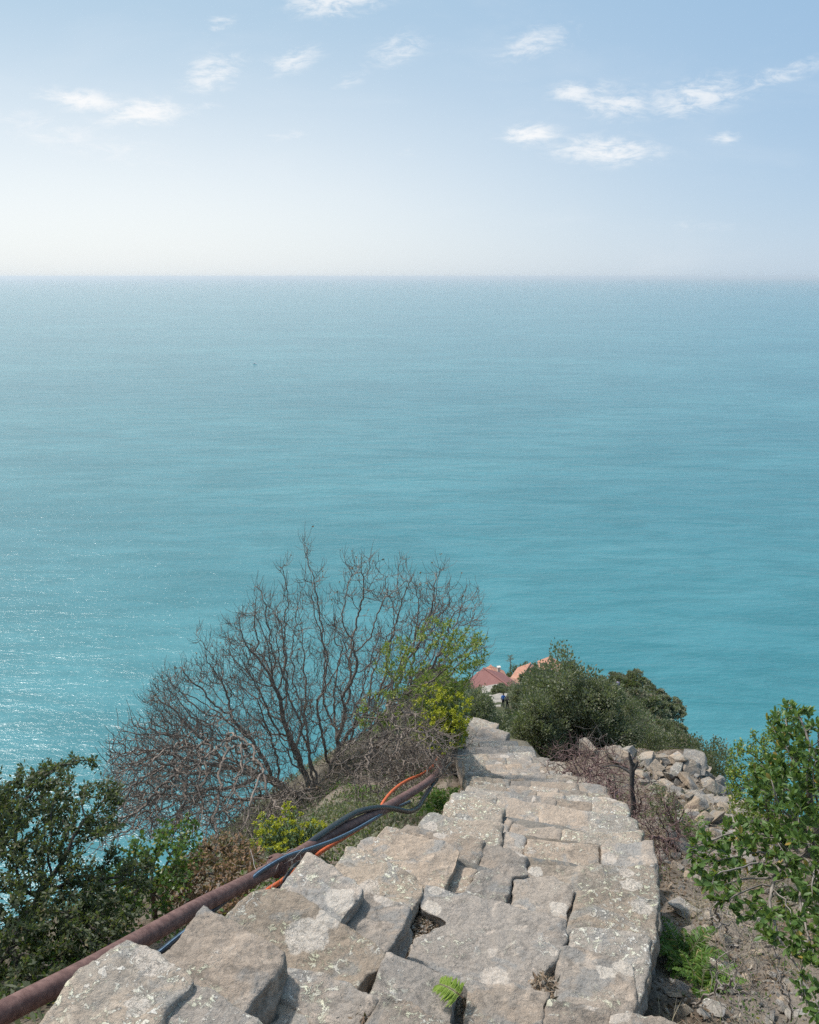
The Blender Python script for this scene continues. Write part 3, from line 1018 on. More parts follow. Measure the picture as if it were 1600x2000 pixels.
bc = px_path([(296, 1872, 3.95), (316, 1857, 4.0), (338, 1839, 4.1), (380, 1806, 4.3), (420, 1775, 4.45), (475, 1732, 4.75), (506, 1705, 4.95), (552, 1677, 5.2), (600, 1660, 5.55), (648, 1643, 6.0),
              (688, 1624, 6.5), (730, 1600, 7.0), (750, 1588, 7.4), (775, 1577, 8.0), (800, 1566, 8.6)])
bh = empty('blue_black_cable', bc[20], 'thin blue black cable with pale stripe tied along the rusty pipe', 'cable')
tube_obj('sheath', [(bc, np.full(len(bc), .016))], M_BLUE_HOSE, bh, 10)
tn = unit(np.gradient(bc, axis=0)); sdv = unit(np.cross(tn, [0, 0, 1])); upv = np.cross(sdv, tn)
tube_obj('stripe', [(bc + (upv * .8 + sdv * .3) * .0155, np.full(len(bc), .0035))], M_BLUE_STRIPE, bh, 5)
hp = px_path([(560, 1690, 5.6), (600, 1652, 5.8), (640, 1622, 6.15), (662, 1607, 6.4), (697, 1587, 6.8), (734, 1578, 7.2), (766, 1579, 7.6), (797, 1585, 8.0), (815, 1578, 8.5), (826, 1562, 9.2), (845, 1532, 10.0), (866, 1505, 11.2), (880, 1490, 12.4)])
tag(tube_obj('black_hose', [(hp, np.full(len(hp), .025))], M_HOSE, None, 12), 'thick black rubber hose arching over the rusty pipe beneath the bare branches', 'hose')
op = px_path([(480, 1772, 4.9), (525, 1737, 5.3), (550, 1721, 5.55), (590, 1690, 5.9), (618, 1670, 6.15), (662, 1642, 6.6), (705, 1616, 7.0), (738, 1592, 7.5), (748, 1568, 8.0), (772, 1540, 8.7), (800, 1522, 9.4), (822, 1513, 9.9), (847, 1495, 10.8), (854, 1480, 12)])
tag(tube_obj('orange_conduit', [(op, np.full(len(op), .016))], M_ORANGE, None, 10), 'bright orange plastic conduit snaking along the rusty pipe', 'cable')
kp = px_path([(528, 1748, 5.35), (545, 1731, 5.5), (562, 1708, 5.6), (578, 1688, 5.8), (600, 1672, 6.0), (640, 1650, 6.5)])
tag(tube_obj('dark_grey_cable', [(kp, np.full(len(kp), .012))], M_HOSE, None, 8), 'short dark grey cable lying against the edge of a step', 'cable')
# loose wire ties on the pipe near the coupling
wr = np.random.default_rng(5)
wt = empty('wire_tie', c0, 'tangle of thin pale wire tied round cable and pipe near the coupling', 'wire')
wch = []
for k in range(9):
    a = c0 + ax * wr.uniform(-.28, .12) + sd * .05 + np.array([0, 0, .05])
    pts = [a]
    dd = unit(np.array([wr.normal(0, .6), wr.normal(-.2, .5), wr.normal(-.1, .7)]))
    for s in range(7):
        dd = unit(dd + wr.normal(0, .35, 3))
        pts.append(pts[-1] + dd * .045)
    wch.append((np.array(pts), np.full(8, .0016)))
for off in (-.02, .0, .14):
    a = np.linspace(0, 2 * np.pi, 15)
    wch.append((c0 + ax * (off + .09) + (np.cos(a)[:, None] * sd + np.sin(a)[:, None] * u2) * .06 + sd * .012, np.full(15, .002)))
tube_obj('strand', wch, M_WIRE, wt, 3)

# ------------------------------------------------------------------ leafless tree left of the stairs
rg = np.random.default_rng(21)
base = hit(622, 1535)
FT = base[1] * math.cos(PITCH) - base[2] * math.sin(PITCH)
att = [px_blob(690, 1280, FT, 215, 195, 1.2, 1700, rg, .25), px_blob(840, 1255, FT - .4, 115, 135, .8, 800, rg, .25), px_blob(560, 1300, FT, 150, 150, 1.0, 700, rg, .2),
       px_blob(440, 1430, FT - .5, 180, 120, 1.0, 1400, rg, .2), px_blob(310, 1535, FT - 1.2, 100, 100, .8, 1000, rg, .2),
       px_blob(470, 1565, FT - 1.6, 210, 65, .6, 1100, rg, .1), px_blob(820, 1470, FT - 1.3, 100, 80, .6, 800, rg, .2), px_blob(660, 1430, FT - .6, 140, 110, .8, 500, rg, .1)]
for (u, v, ru, rv) in [(597, 1075, 10, 30), (665, 1095, 8, 25), (555, 1120, 12, 25), (720, 1100, 30, 20), (790, 1095, 12, 22), (860, 1115, 25, 20), (935, 1165, 12, 25), (500, 1165, 14, 22), (380, 1250, 12, 20), (290, 1365, 14, 20), (215, 1490, 14, 25), (255, 1400, 16, 24)]:
    att.append(px_blob(u, v, FT - (.8 if v > 1300 else 0), ru, rv, .4, 14, rg))
att.append(px_blob(470, 1290, FT - .2, 85, 80, .7, 420, rg, .1)); att.append(px_blob(375, 1370, FT - .6, 80, 80, .7, 420, rg, .1))
att = np.concatenate(att)
att = att[fbm(att, 1.9, 3, 4) > rg.uniform(-.55, .12, len(att))]
att = att[att[:, 2] > ground(att[:, 0], att[:, 1]) + .08]
s = FT / FPX
roots = [base + np.array([0, 0, -.15])] + [base + np.array(q_) for q_ in ((.22, .1, -.05), (-.25, .05, -.08), (.05, -.25, -.08), (-.45, -.2, -.1), (.4, -.1, -.1))]
nodes, par = colonize(roots, att, .07, .085, .8, rg, 190, up=.08, wander=.23)
chains, rad, tips, cnt = skeleton(nodes, par, .0052, 2.3, .09)
bt = empty('bare_tree', base, 'wide leafless grey shrub tree with many crooked branches on the slope above the sea', 'tree')
th, tw = split_chains(chains, .016)
tube_obj('branches', th, M_BARK_GREY, bt)
# fine end twigs curving up at the tips
ext = []
for i in tips:
    for k in range(rg.integers(1, 4)):
        d0 = unit(nodes[i] - nodes[par[i]])
        pts = [nodes[i]]
        dd = unit(d0 + rg.normal(0, .5, 3))
        for q in range(rg.integers(3, 6)):
            dd = unit(dd + rg.normal(0, .16, 3) + np.array([0, 0, .20]))
            pts.append(pts[-1] + dd * .055)
        ext.append((np.array(pts), np.linspace(.0050, .0026, len(pts))))
for i in np.where(rad < .011)[0]:
    if i < 3 or rg.random() > .85:
        continue
    d0 = unit(nodes[i] - nodes[par[i]])
    dd = unit(d0 + rg.normal(0, .9, 3))
    pts = [nodes[i]]
    for q in range(rg.integers(4, 10)):
        dd = unit(dd + rg.normal(0, .15, 3) + np.array([0, 0, .22]))
        pts.append(pts[-1] + dd * .05)
    ext.append((np.array(pts), np.linspace(.0050, .0026, len(pts))))
tube_obj('crown', tw + ext, M_BARK_GREY, bt)
pe = [c for c in ext if rg.random() < .05]
PP = np.repeat(np.array([c[0][-1] for c in pe]), 4, 0)
DD = unit(rg.normal(0, 1, PP.shape) + np.array([0, 0, -.2]))
leaf_obj('seed_pods', PP, DD, rg.uniform(.02, .05, len(PP)), rg.uniform(.006, .014, len(PP)), rg, M_DEAD_LEAF, bt, shape='oval')

# two more leafless shrubs that mesh with it
def bare_shrub(label, base, blobs, seed, n=1.0):
    rg = np.random.default_rng(seed)
    att = np.concatenate([px_blob(*b[:6], int(b[6] * n), rg, .1) for b in blobs])
    att = att[fbm(att, 2.1, 3, seed) > rg.uniform(-.6, .15, len(att))]
    att = att[att[:, 2] > ground(att[:, 0], att[:, 1]) + .04]
    nd, pr_ = colonize([base + np.array([0, 0, -.12])], att, .06, .075, .9, rg, 190, up=.06, wander=.32)
    cs, rd, tp, cn = skeleton(nd, pr_, .0045, 2.6, .015)
    ex = []
    for i in np.where(rd < .010)[0]:
        if i < 3 or rg.random() > .8:
            continue
        dd = unit(unit(nd[i] - nd[pr_[i]]) + rg.normal(0, .9, 3))
        pts = [nd[i]]
        for q in range(rg.integers(3, 8)):
            dd = unit(dd + rg.normal(0, .22, 3) + np.array([0, 0, .2]))
            pts.append(pts[-1] + dd * .045)
        ex.append((np.array(pts), np.linspace(.0046, .0024, len(pts))))
    o = empty('bare_shrub', base, label, 'shrub')
    a_, b_ = split_chains(cs, .014)
    tube_obj('branches', a_ or cs[:1], M_BARK_GREY, o)
    tube_obj('crown', b_ + ex, M_BARK_GREY, o)


bare_shrub('leafless grey shrub sprawling low down the slope to the left of the bare tree', hit(585, 1592), [(330, 1530, 8.8, 115, 95, .8, 1100), (460, 1585, 8.4, 160, 50, .7, 900), (260, 1470, 9.0, 50, 70, .5, 280), (220, 1590, 8.6, 50, 60, .5, 260), (420, 1480, 9.2, 110, 70, .7, 500)], 25)
bare_shrub('leafless tangle of grey branches between the bare tree and the steps', hit(760, 1555), [(800, 1470, 10.2, 95, 75, .7, 1000), (720, 1500, 9.8, 80, 50, .6, 500), (740, 1400, 11, 70, 60, .5, 260)], 26)

# bare boughs of another dead tree at the edge of the view
rg = np.random.default_rng(3)
att = np.concatenate([px_blob(15, 1460, 7.2, 95, 55, .5, 110, rg), px_blob(-60, 1500, 7.2, 100, 90, .6, 80, rg)])
b2 = hit(-230, 1640)
nd, pr_ = colonize([b2 + np.array([0, 0, -.1])], att, .10, .16, 1.2, rg, 120, up=.02, wander=.16)
cs, _, tp, _ = skeleton(nd, pr_, .0034, 2.1, .05)
dt = empty('dead_tree', b2, 'thin bare dead boughs reaching over the dark leafy shrub beside the sea', 'tree')
tube_obj('branches', cs, M_BARK_DARK, dt)

# ------------------------------------------------------------------ dark leafy shrub, left
rg = np.random.default_rng(11)
blobs = [(110, 1575, 4.9, 110, 62, .5, 520, .2), (60, 1530, 5.0, 55, 28, .3, 90, .2), (85, 1515, 5.0, 28, 22, .2, 60, .1), (185, 1580, 4.9, 55, 45, .3, 160, .2), (25, 1600, 4.8, 70, 65, .45, 200, .2),
         (170, 1640, 4.7, 70, 40, .3, 120, .2), (30, 1790, 4.3, 90, 70, .5, 420, .1), (110, 1830, 4.3, 130, 65, .5, 520, .1), (40, 1920, 4.0, 90, 70, .5, 300, .1), (220, 1760, 4.6, 70, 50, .4, 200, .1),
         (-80, 1620, 4.8, 90, 120, .5, 260, .2)]
att = np.concatenate([px_blob(*b[:6], int(b[6] * 2.2), rg, b[7]) for b in blobs])
att = att[fbm(att, 3.1, 3, 8) > rg.uniform(-.7, .0, len(att))]
b3 = hit(-60, 1905)
nd, pr_ = colonize([b3 + np.array([0, 0, -.1]), b3 + np.array([.12, .02, .02])], att, .045, .055, 1.2, rg, 190, up=.02, wander=.18)
cs, rad_, tp, cnt = skeleton(nd, pr_, .0026, 2.25, .045)
sh = empty('evergreen_shrub', b3, 'large dark green evergreen shrub with small leathery leaves leaning over the drop', 'shrub')
tube_obj('branches', cs, M_BARK_DARK, sh)


def whorls(nd, pr_, idx, per, spread, rg, upb=.25):
    d0 = unit(nd[idx] - nd[np.maximum(pr_[idx], 0)])
    P = np.repeat(nd[idx], per, 0) + rg.normal(0, .012, (len(idx) * per, 3))
    D = unit(np.repeat(d0, per, 0) * .7 + rg.normal(0, spread, (len(idx) * per, 3)) + np.array([0, 0, upb]))
    P = P - np.repeat(d0, per, 0) * rg.uniform(0, .05, (len(P), 1))
    return P, D


idx = np.where((rad_ < .0048) & (np.arange(len(nd)) > 2))[0]
P, D = whorls(nd, pr_, idx, 22, .75, rg)
leaf_obj('foliage', P, D, rg.uniform(.020, .038, len(P)), rg.uniform(.005, .0085, len(P)), rg, M_DARK_LEAF, sh, shape='rhomb')

# bright small-leaved shrub under it, beside the pipe
def leafy(name, label, cat, base, blobs, mat, bark, seed, step, kill, per, ll, lw, rcut=.005, group=None, shape='rhomb', r0=.0022, spread=.75, infl=1.0, foliage='foliage'):
    rg = np.random.default_rng(seed)
    att = np.concatenate([px_blob(*b[:6], int(b[6] * 2.0), rg, b[7] if len(b) > 7 else .2) for b in blobs])
    step *= .85; kill *= .78
    att = att[att[:, 2] > ground(att[:, 0], att[:, 1]) + .03]
    nd, pr_ = colonize([base + np.array([0, 0, -.08])], att, step, kill, infl, rg, 150, up=.05, wander=.18)
    cs, rad_, tp, cnt = skeleton(nd, pr_, r0, 2.2, .04)
    o = empty(name, base, label, cat, group)
    tube_obj('branches', cs, bark, o)
    idx = np.where((rad_ < rcut) & (np.arange(len(nd)) > 1))[0]
    P, D = whorls(nd, pr_, idx, per, spread, rg)
    leaf_obj(foliage, P, D, rg.uniform(ll[0], ll[1], len(P)), rg.uniform(lw[0], lw[1], len(P)), rg, mat, o, shape=shape)
    return o, nd, pr_, tp, rg


leafy('leafy_shrub', 'fresh green shrub with rounded leaves growing just behind the rusty pipe', 'shrub', hit(300, 1790), [(285, 1700, 5.2, 75, 60, .4, 260), (340, 1665, 5.6, 60, 45, .4, 130), (225, 1765, 4.9, 75, 40, .4, 160), (330, 1740, 5.1, 45, 40, .3, 90)],
      M_GREEN_LEAF, M_BARK_DARK, 31, .05, .075, 6, (.022, .036), (.009, .014))
leafy('leafy_shrub', 'straggling green shrub with rounded leaves low under the dark evergreen', 'shrub', hit(120, 1905), [(90, 1890, 4.2, 90, 50, .4, 220), (190, 1810, 4.6, 80, 45, .4, 200)],
      M_GREEN_LEAF, M_BARK_DARK, 32, .05, .075, 6, (.018, .030), (.008, .012))
# dead brown leaves on broken boughs
leafy('dead_shrub', 'heap of curled brown dead leaves on a broken bush behind the pipe', 'shrub', hit(430, 1740), [(420, 1712, 5.6, 85, 34, .45, 420), (360, 1735, 5.4, 50, 25, .3, 120), (480, 1700, 5.9, 45, 20, .3, 100)],
      M_DEAD_LEAF, M_TWIG_GREY, 33, .045, .06, 7, (.02, .04), (.007, .012), spread=1.2)
# tall spurge behind the tree and by the steps
leafy('spurge_bush', 'tall yellow green bush growing through the bare tree beside the top of the far steps', 'bush', hit(840, 1440), [(905, 1270, 11.9, 55, 45, .4, 110), (855, 1240, 12.0, 50, 40, .4, 50), (780, 1290, 12.2, 50, 50, .4, 50), (830, 1340, 12, 85, 50, .5, 100), (880, 1330, 12, 45, 50, .4, 120), (740, 1390, 12.2, 50, 50, .4, 50), (850, 1420, 11.8, 60, 50, .4, 60)],
      M_LIME_LEAF, M_BARK_GREY, 34, .10, .12, 11, (.04, .075), (.008, .012), rcut=.0045)
leafy('leafy_bush', 'dark green bush standing behind the yellow green bush near the red roof', 'bush', hit(905, 1395), [(905, 1345, 15, 45, 45, .6, 320), (880, 1375, 14.6, 45, 40, .5, 160)],
      M_OLIVE_LEAF, M_BARK_DARK, 35, .10, .13, 8, (.05, .08), (.016, .024), rcut=.0055)


def spurge(name, label, base, blobs, nst, seed, hsc, group=None):
    """clump of leafy stems each ending in a yellow flower head"""
    rg = np.random.default_rng(seed)
    o = empty(name, base, label, 'flowering plant', group)
    tops = np.concatenate([px_blob(*b[:6], b[6], rg, .35) for b in blobs])
    tops = tops[tops[:, 2] > ground(tops[:, 0], tops[:, 1]) + .1]
    ch, LP_, LD, FP, FD = [], [], [], [], []
    for q in tops:
        st = base + (q - base) * .15 + rg.normal(0, .04, 3)
        mid = (st + q) / 2 + np.array([0, 0, -.04]) + rg.normal(0, .02, 3)
        tt = np.linspace(0, 1, 8)[:, None]
        c = (1 - tt)**2 * st + 2 * tt * (1 - tt) * mid + tt**2 * q
        ch.append((c, np.linspace(.006, .0035, 8)))
        dd = unit(c[-1] - c[-2])
        for k in range(34):
            s = .35 + .65 * k / 34
            j = min(int(s * 7), 6)
            LP_.append(c[j] + (c[j + 1] - c[j]) * (s * 7 - j)); LD.append(unit(rg.normal(0, 1, 3)) + dd * .55)
        if rg.random() < .75:
            for k in range(22):
                d = unit(rg.normal(0, 1, 3) + dd * 1.2)
                FP.append(q + d * rg.uniform(0, .018) * hsc); FD.append(d)
    tube_obj('stems', ch, M_GREEN_STEM, o)
    leaf_obj('foliage', LP_, LD, rg.uniform(.03, .055, len(LP_)) * hsc, .0045 * hsc, rg, M_EUPH_LEAF, o)
    leaf_obj('flower_heads', FP, FD, rg.uniform(.012, .022, len(FP)) * hsc, .0065 * hsc, rg, M_EUPH_FLOWER, o, shape='oval')
    return o


M_GREEN_STEM = simple_mat('green_stem', (.16, .17, .075), .6, .3, 30)
spurge('spurge_plant', 'low clump of yellow flowered spurge just behind the rusty pipe', hit(575, 1668), [(570, 1616, 6.7, 80, 38, .25, 90), (530, 1640, 6.4, 45, 22, .2, 30)], 60, 41, 1.0)
spurge('spurge_plant', 'tall yellow flowered spurge beside the far steps under the bare branches', hit(888, 1450), [(880, 1380, 11.4, 46, 40, .4, 80), (865, 1425, 11.0, 50, 36, .4, 70), (895, 1415, 11.4, 22, 45, .3, 40), (845, 1380, 11.4, 40, 40, .4, 40)], 60, 42, 1.5)

# ------------------------------------------------------------------ glossy shrub, right
rg = np.random.default_rng(51)
blobs = [(1585, 1450, 4.3, 75, 50, .35, 110), (1540, 1560, 4.1, 75, 55, .3, 100), (1600, 1600, 4.0, 70, 80, .3, 110), (1500, 1655, 3.9, 90, 35, .25, 90), (1395, 1695, 3.8, 50, 38, .25, 90), (1450, 1650, 3.9, 50, 25, .2, 50), (1570, 1520, 4.2, 60, 70, .3, 80), (1590, 1700, 3.7, 80, 60, .3, 100),
         (1450, 1745, 3.7, 60, 22, .2, 36), (1560, 1830, 3.4, 60, 40, .22, 60), (1590, 1930, 3.2, 40, 60, .2, 44), (1520, 1725, 3.7, 60, 35, .25, 60), (1700, 1650, 3.8, 90, 200, .4, 160), (1500, 1815, 3.5, 28, 24, .15, 20)]
att = np.concatenate([px_blob(*b[:6], int(b[6] * 2.8), rg, .2) for b in blobs])
b5 = hit(1740, 1900)
nd, pr_ = colonize([b5 + np.array([0, 0, -.1])], att, .042, .050, 1.4, rg, 190, up=.0, wander=.1)
cs, rad_, tp, cnt = skeleton(nd, pr_, .0022, 2.1, .017)
gs = empty('glossy_shrub', b5, 'sprawling shrub with large glossy green leaves and grey twigs right of the steps', 'shrub')
tube_obj('branches', cs, M_TWIG_GREY, gs)
idx = np.where((cnt == 0) | ((rad_ < .0030) & (rg.random(len(nd)) < .85)))[0]
idx = idx[idx > 1]
per = 10
d0 = unit(nd[idx] - nd[np.maximum(pr_[idx], 0)])
ang = rg.uniform(0, 6.28, (len(idx), per))
a1 = unit(np.cross(d0, [.2, .3, .9])); a2 = np.cross(d0, a1)
rd = np.cos(ang)[..., None] * a1[:, None] + np.sin(ang)[..., None] * a2[:, None]
D = unit(rd * rg.uniform(.5, 1.0, (len(idx), per, 1)) + d0[:, None] * rg.uniform(.35, .9, (len(idx), per, 1)) + np.array([0, 0, .3])).reshape(-1, 3)
P = (nd[idx][:, None] - d0[:, None] * rg.uniform(0, .035, (len(idx), per, 1))).reshape(-1, 3)
leaf_obj('foliage', P, D, rg.uniform(.026, .052, len(P)), rg.uniform(.007, .0115, len(P)), rg, M_GLOSSY_LEAF, gs, shape='oval', normal=np.array([-.3, .1, 1.]))

leafy('bright_shrub', 'upright bright green small leaved shrub between the rubble and the glossy shrub', 'shrub', hit(1500, 1640), [(1490, 1560, 7.6, 70, 60, .45, 480), (1530, 1470, 7.8, 55, 55, .35, 280), (1465, 1500, 7.6, 45, 50, .35, 200), (1545, 1415, 8.0, 40, 28, .25, 90), (1560, 1580, 7.4, 70, 80, .4, 240), (1475, 1440, 8, 16, 22, .12, 24)],
      M_BRIGHT_LEAF, M_BARK_DARK, 61, .055, .075, 9, (.022, .036), (.006, .009), rcut=.0045)

# ------------------------------------------------------------------ dead and low brush right of the steps
def brush(name, label, base, blobs, mat, seed, step=.07, kill=.085, r0=.0024, group=None, part='crown'):
    rg = np.random.default_rng(seed)
    att = np.concatenate([px_blob(*b[:6], int(b[6] * 1.8), rg, .1) for b in blobs])
    kill *= .8; step *= .9
    att = att[att[:, 2] > ground(att[:, 0], att[:, 1]) + .02]
    nd, pr_ = colonize([base + np.array([0, 0, -.06])] + [base + np.array([rg.normal(0, .3), rg.normal(0, .25), -.05]) for _ in range(7)], att, step, kill, 1.2, rg, 140, up=.06, wander=.3)
    cs, rad_, tp, cnt = skeleton(nd, pr_, r0, 2.4, .014)
    cs = [c for c in cs if len(c[0]) > 2]
    o = empty(name, base, label, 'bush', group)
    tube_obj('stems', [c for c in cs if c[1].max() >= .005] or cs[:4], mat, o)
    ex = []
    for i in tp:
        dd = unit(nd[i] - nd[pr_[i]] if pr_[i] >= 0 else np.array([0, 0, 1.]))
        for k in range(2):
            pts = [nd[i]]; d2 = unit(dd + rg.normal(0, .6, 3))
            for q in range(4):
                d2 = unit(d2 + rg.normal(0, .25, 3) + np.array([0, 0, .08])); pts.append(pts[-1] + d2 * step * .7)
            ex.append((np.array(pts), np.linspace(r0, r0 * .55, 5)))
    tube_obj(part, [c for c in cs if c[1].max() < .005] + ex, mat, o)
    return o


brush('dead_bush', 'purple brown thicket of dead twigs along the right edge of the far steps', hit(1120, 1520), [(1125, 1508, 12.6, 62, 24, .8, 460), (1175, 1550, 11.0, 50, 30, .7, 360), (1195, 1515, 12.2, 55, 22, .8, 300)], M_TWIG_RED, 71, .085, .10, .0045)
brush('dead_bush', 'tangle of greyish dead twigs at the foot of the charred stump', hit(1285, 1625), [(1285, 1600, 9.2, 55, 36, .6, 340), (1265, 1640, 8.6, 40, 30, .4, 160), (1325, 1605, 9.2, 40, 26, .5, 120)], M_TWIG_RED, 72, .065, .085, .0034)
brush('dead_bush', 'sparse brown dead bush in front of the tumbled stones by the upper boulders', hit(1200, 1500), [(1130, 1478, 14.2, 50, 12, .5, 120)], M_TWIG_RED, 73, .09, .12, .0045)
brush('dead_bush', 'pale straggling dead twigs under the leafy twigs beside the leaning stones', hit(1430, 1800), [(1420, 1775, 4.9, 70, 40, .4, 160), (1380, 1740, 5.2, 40, 30, .3, 90)], M_TWIG_GREY, 76, .05, .075, .0016)
brush('dead_bush', 'pale dry leafless bush under the glossy shrub at the lowest ground', hit(1500, 1940), [(1490, 1890, 4.3, 75, 65, .35, 230), (1440, 1940, 4.1, 55, 45, .3, 120)], M_TWIG_GREY, 74, .05, .075, .0016)
leafy('heather_shrub', 'low feathery dark green shrub right of the charred stump', 'shrub', hit(1310, 1600), [(1298, 1578, 9.6, 34, 28, .4, 240), (1290, 1555, 9.8, 20, 18, .3, 60)],
      M_GREEN_LEAF, M_BARK_DARK, 75, .06, .08, 12, (.02, .04), (.0022, .0035))

# charred stump with two forks
st = empty('charred_stump', hit(1240, 1600, .1), 'charred black little trunk with forked bare top right of the steps', 'tree')
sf = 9.6
tr = np.array([W(1236, 1640, sf), W(1236, 1600, sf), W(1238, 1570, sf), W(1234, 1535, sf), W(1235, 1508, sf), W(1236, 1490, sf)])
tube_obj('trunk', [(tr, np.array([.036, .032, .029, .026, .031, .026]))], M_CHAR, st, 10)
tube_obj('branch', [(np.array([W(1235, 1512, sf), W(1224, 1504, sf + .05), W(1210, 1497, sf + .1), W(1195, 1495, sf + .15), W(1175, 1498, sf + .2)]), np.array([.02, .017, .013, .009, .005]))], M_CHAR, st, 6)
tube_obj('branch', [(np.array([W(1236, 1506, sf), W(1243, 1497, sf - .04), W(1246, 1488, sf - .05)]), np.array([.022, .017, .012]))], M_CHAR, st, 6)
tube_obj('branch', [(np.array([W(1235, 1494, sf), W(1231, 1482, sf), W(1229, 1470, sf)]), np.array([.026, .02, .011]))], M_CHAR, st, 6)

# ------------------------------------------------------------------ ferns
def fern_proto(seed, nfr, size):
    rg = np.random.default_rng(seed)
    P, D, L, ch = [], [], [], []
    for k in range(nfr):
        a = rg.uniform(0, 6.28); le = size * rg.uniform(.6, 1.1)
        h = np.array([math.cos(a), math.sin(a), 0]); tilt = rg.uniform(.5, 1.2)
        tt = np.linspace(0, 1, 16)
        c = h[None] * (tt * le * math.cos(tilt * .6))[:, None] + np.array([0, 0, 1])[None] * (le * (np.sin(tt * 1.9) * .5) * tilt)[:, None]
        ch.append((c, np.linspace(.003, .001, 16)))
        for j in range(2, 16):
            tg = unit(c[j] - c[j - 1]); sd_ = unit(np.cross(tg, [0, 0, 1]))
            for s_ in (-1, 1):
                for m_ in range(2):
                    P.append(c[j] - tg * .5 * m_ * le / 16); D.append(sd_ * s_ + tg * .45 + rg.normal(0, .12, 3)); L.append(le * .34 * (1 - tt[j] * .85))
    return np.array(P), np.array(D), np.array(L), ch, rg


def fern(label, loc, size, seed, nfr=9, sc=1.0):
    P, D, L, ch, rg = fern_proto(seed, nfr, size)
    o = empty('fern', loc, label, 'fern')
    loc = np.asarray(loc, float)
    tube_obj('stalks', [(c + loc, r) for c, r in ch], M_GREEN_STEM, o)
    leaf_obj('fronds', P + loc, D, L, size * .022, rg, M_FERN, o)
    return o


fern('feathery green fern filling the corner under the right wall of the steps', hit(1335, 1880), .34, 81, 26)
fern('small fern low among the stones right of the nearest slabs', hit(1370, 1935), .30, 82, 12)
fern('yellow green fern growing between the pipe and the steps', hit(862, 1592), .55, 83, 12)
fern('green fern at the far right end of the upper steps beside the big bush', hit(1045, 1452), 1.0, 84, 18)
fern('pale fern beside the coupling under the cable', hit(485, 1748), .22, 85, 9)
fern('fern under the bare tree at the edge of the orange conduit', hit(700, 1560), .5, 86, 10)
fern('dark fern leaning beside the tilted plank of rock', hit(1350, 1640), .35, 87, 10)

# the plucked fern frond lying on a tread
fz = ZK[0] + .045
fa, fb = onz(905, 1950, fz), onz(858, 1922, fz + .01)
rg = np.random.default_rng(90)
tt = np.linspace(0, 1, 18)[:, None]
rach = fa + (fb - fa) * tt + np.array([0, 0, 1]) * (.012 * np.sin(tt * 3.1))
tg = unit(fb - fa); sd_ = unit(np.cross(tg, [0, 0, 1]))
fr = empty('fern_frond', fa, 'plucked bright green fern frond lying on a stone slab', 'leaf')
tube_obj('stalk', [(rach, np.linspace(.0022, .001, 18))], M_DEAD_LEAF, fr, 4)
P, D, L = [], [], []
for j in range(3, 18):
    for s_, lm in ((-1, .085), (1, .085)):
        for q in range(2):
            P.append(rach[j] - tg * .003 * q); D.append(sd_ * s_ + tg * .25 + rg.normal(0, .08, 3) * np.array([1, 1, .4])); L.append(lm * (1.05 - .5 * j / 18) * rg.uniform(.8, 1.1))
leaf_obj('pinnae', P, D, np.array(L), .0058, rg, M_FROND, fr, normal=np.array([0, 0, 3.]))

# ------------------------------------------------------------------ stones right of the steps
def rock_mesh(seed, flat=.6, n=15, bev=.05):
    rg = np.random.default_rng(seed)
    bm = bmesh.new()
    pts = rg.uniform(-1, 1, (n, 3)) * np.array([1, rg.uniform(.6, 1), flat])
    pts = pts / np.maximum(np.abs(pts).max(1, keepdims=True) * .75 + .25, .3)
    pts *= np.array([1, rg.uniform(.55, .9), flat])
    for p_ in pts:
        bm.verts.new(p_)
    r_ = bmesh.ops.convex_hull(bm, input=bm.verts)
    bmesh.ops.delete(bm, geom=[g_ for g_ in r_['geom_interior'] if isinstance(g_, bmesh.types.BMVert)], context='VERTS')
    bmesh.ops.dissolve_limit(bm, angle_limit=.25, verts=bm.verts, edges=bm.edges)
    bmesh.ops.bevel(bm, geom=list(bm.edges), offset=bev, segments=2, affect='EDGES', profile=.6)
    bmesh.ops.triangulate(bm, faces=bm.faces)
    bmesh.ops.subdivide_edges(bm, edges=bm.edges, cuts=2, use_grid_fill=True)
    bmesh.ops.triangulate(bm, faces=bm.faces)
    me = bpy.data.meshes.new('rock')
    bm.to_mesh(me); bm.free()
    n_ = len(me.vertices)
    co = np.empty(n_ * 3, np.float32); me.vertices.foreach_get('co', co); co = co.reshape(-1, 3)
    no = np.empty(n_ * 3, np.float32); me.vertices.foreach_get('normal', no); no = no.reshape(-1, 3)
    co = co + no * (.05 * fbm(co + seed, 2.2, 3, seed))[:, None]
    me.vertices.foreach_set('co', co.ravel())
    me.materials.append(M_ROCK)
    me.update()
    return me


ROCKS = [rock_mesh(900 + i, flat=[.45, .7, .6, .35, .8][i % 5]) for i in range(14)]
rr = np.random.default_rng(77)


def stone(loc, size, label, group=None, rot=None, mesh=None, squash=1.0, sink=.25, name='stone'):
    o = bpy.data.objects.new(name, ROCKS[int(rr.integers(len(ROCKS)))] if mesh is None else ROCKS[mesh])
    COL.objects.link(o)
    o.location = (float(loc[0]), float(loc[1]), float(loc[2]) + size * (.5 - sink))
    o.rotation_euler = rot if rot is not None else (rr.normal(0, .35), rr.normal(0, .35), rr.uniform(0, 6.28))
    o.scale = (size, size, size * squash)
    return tag(o, label, 'stone', group)


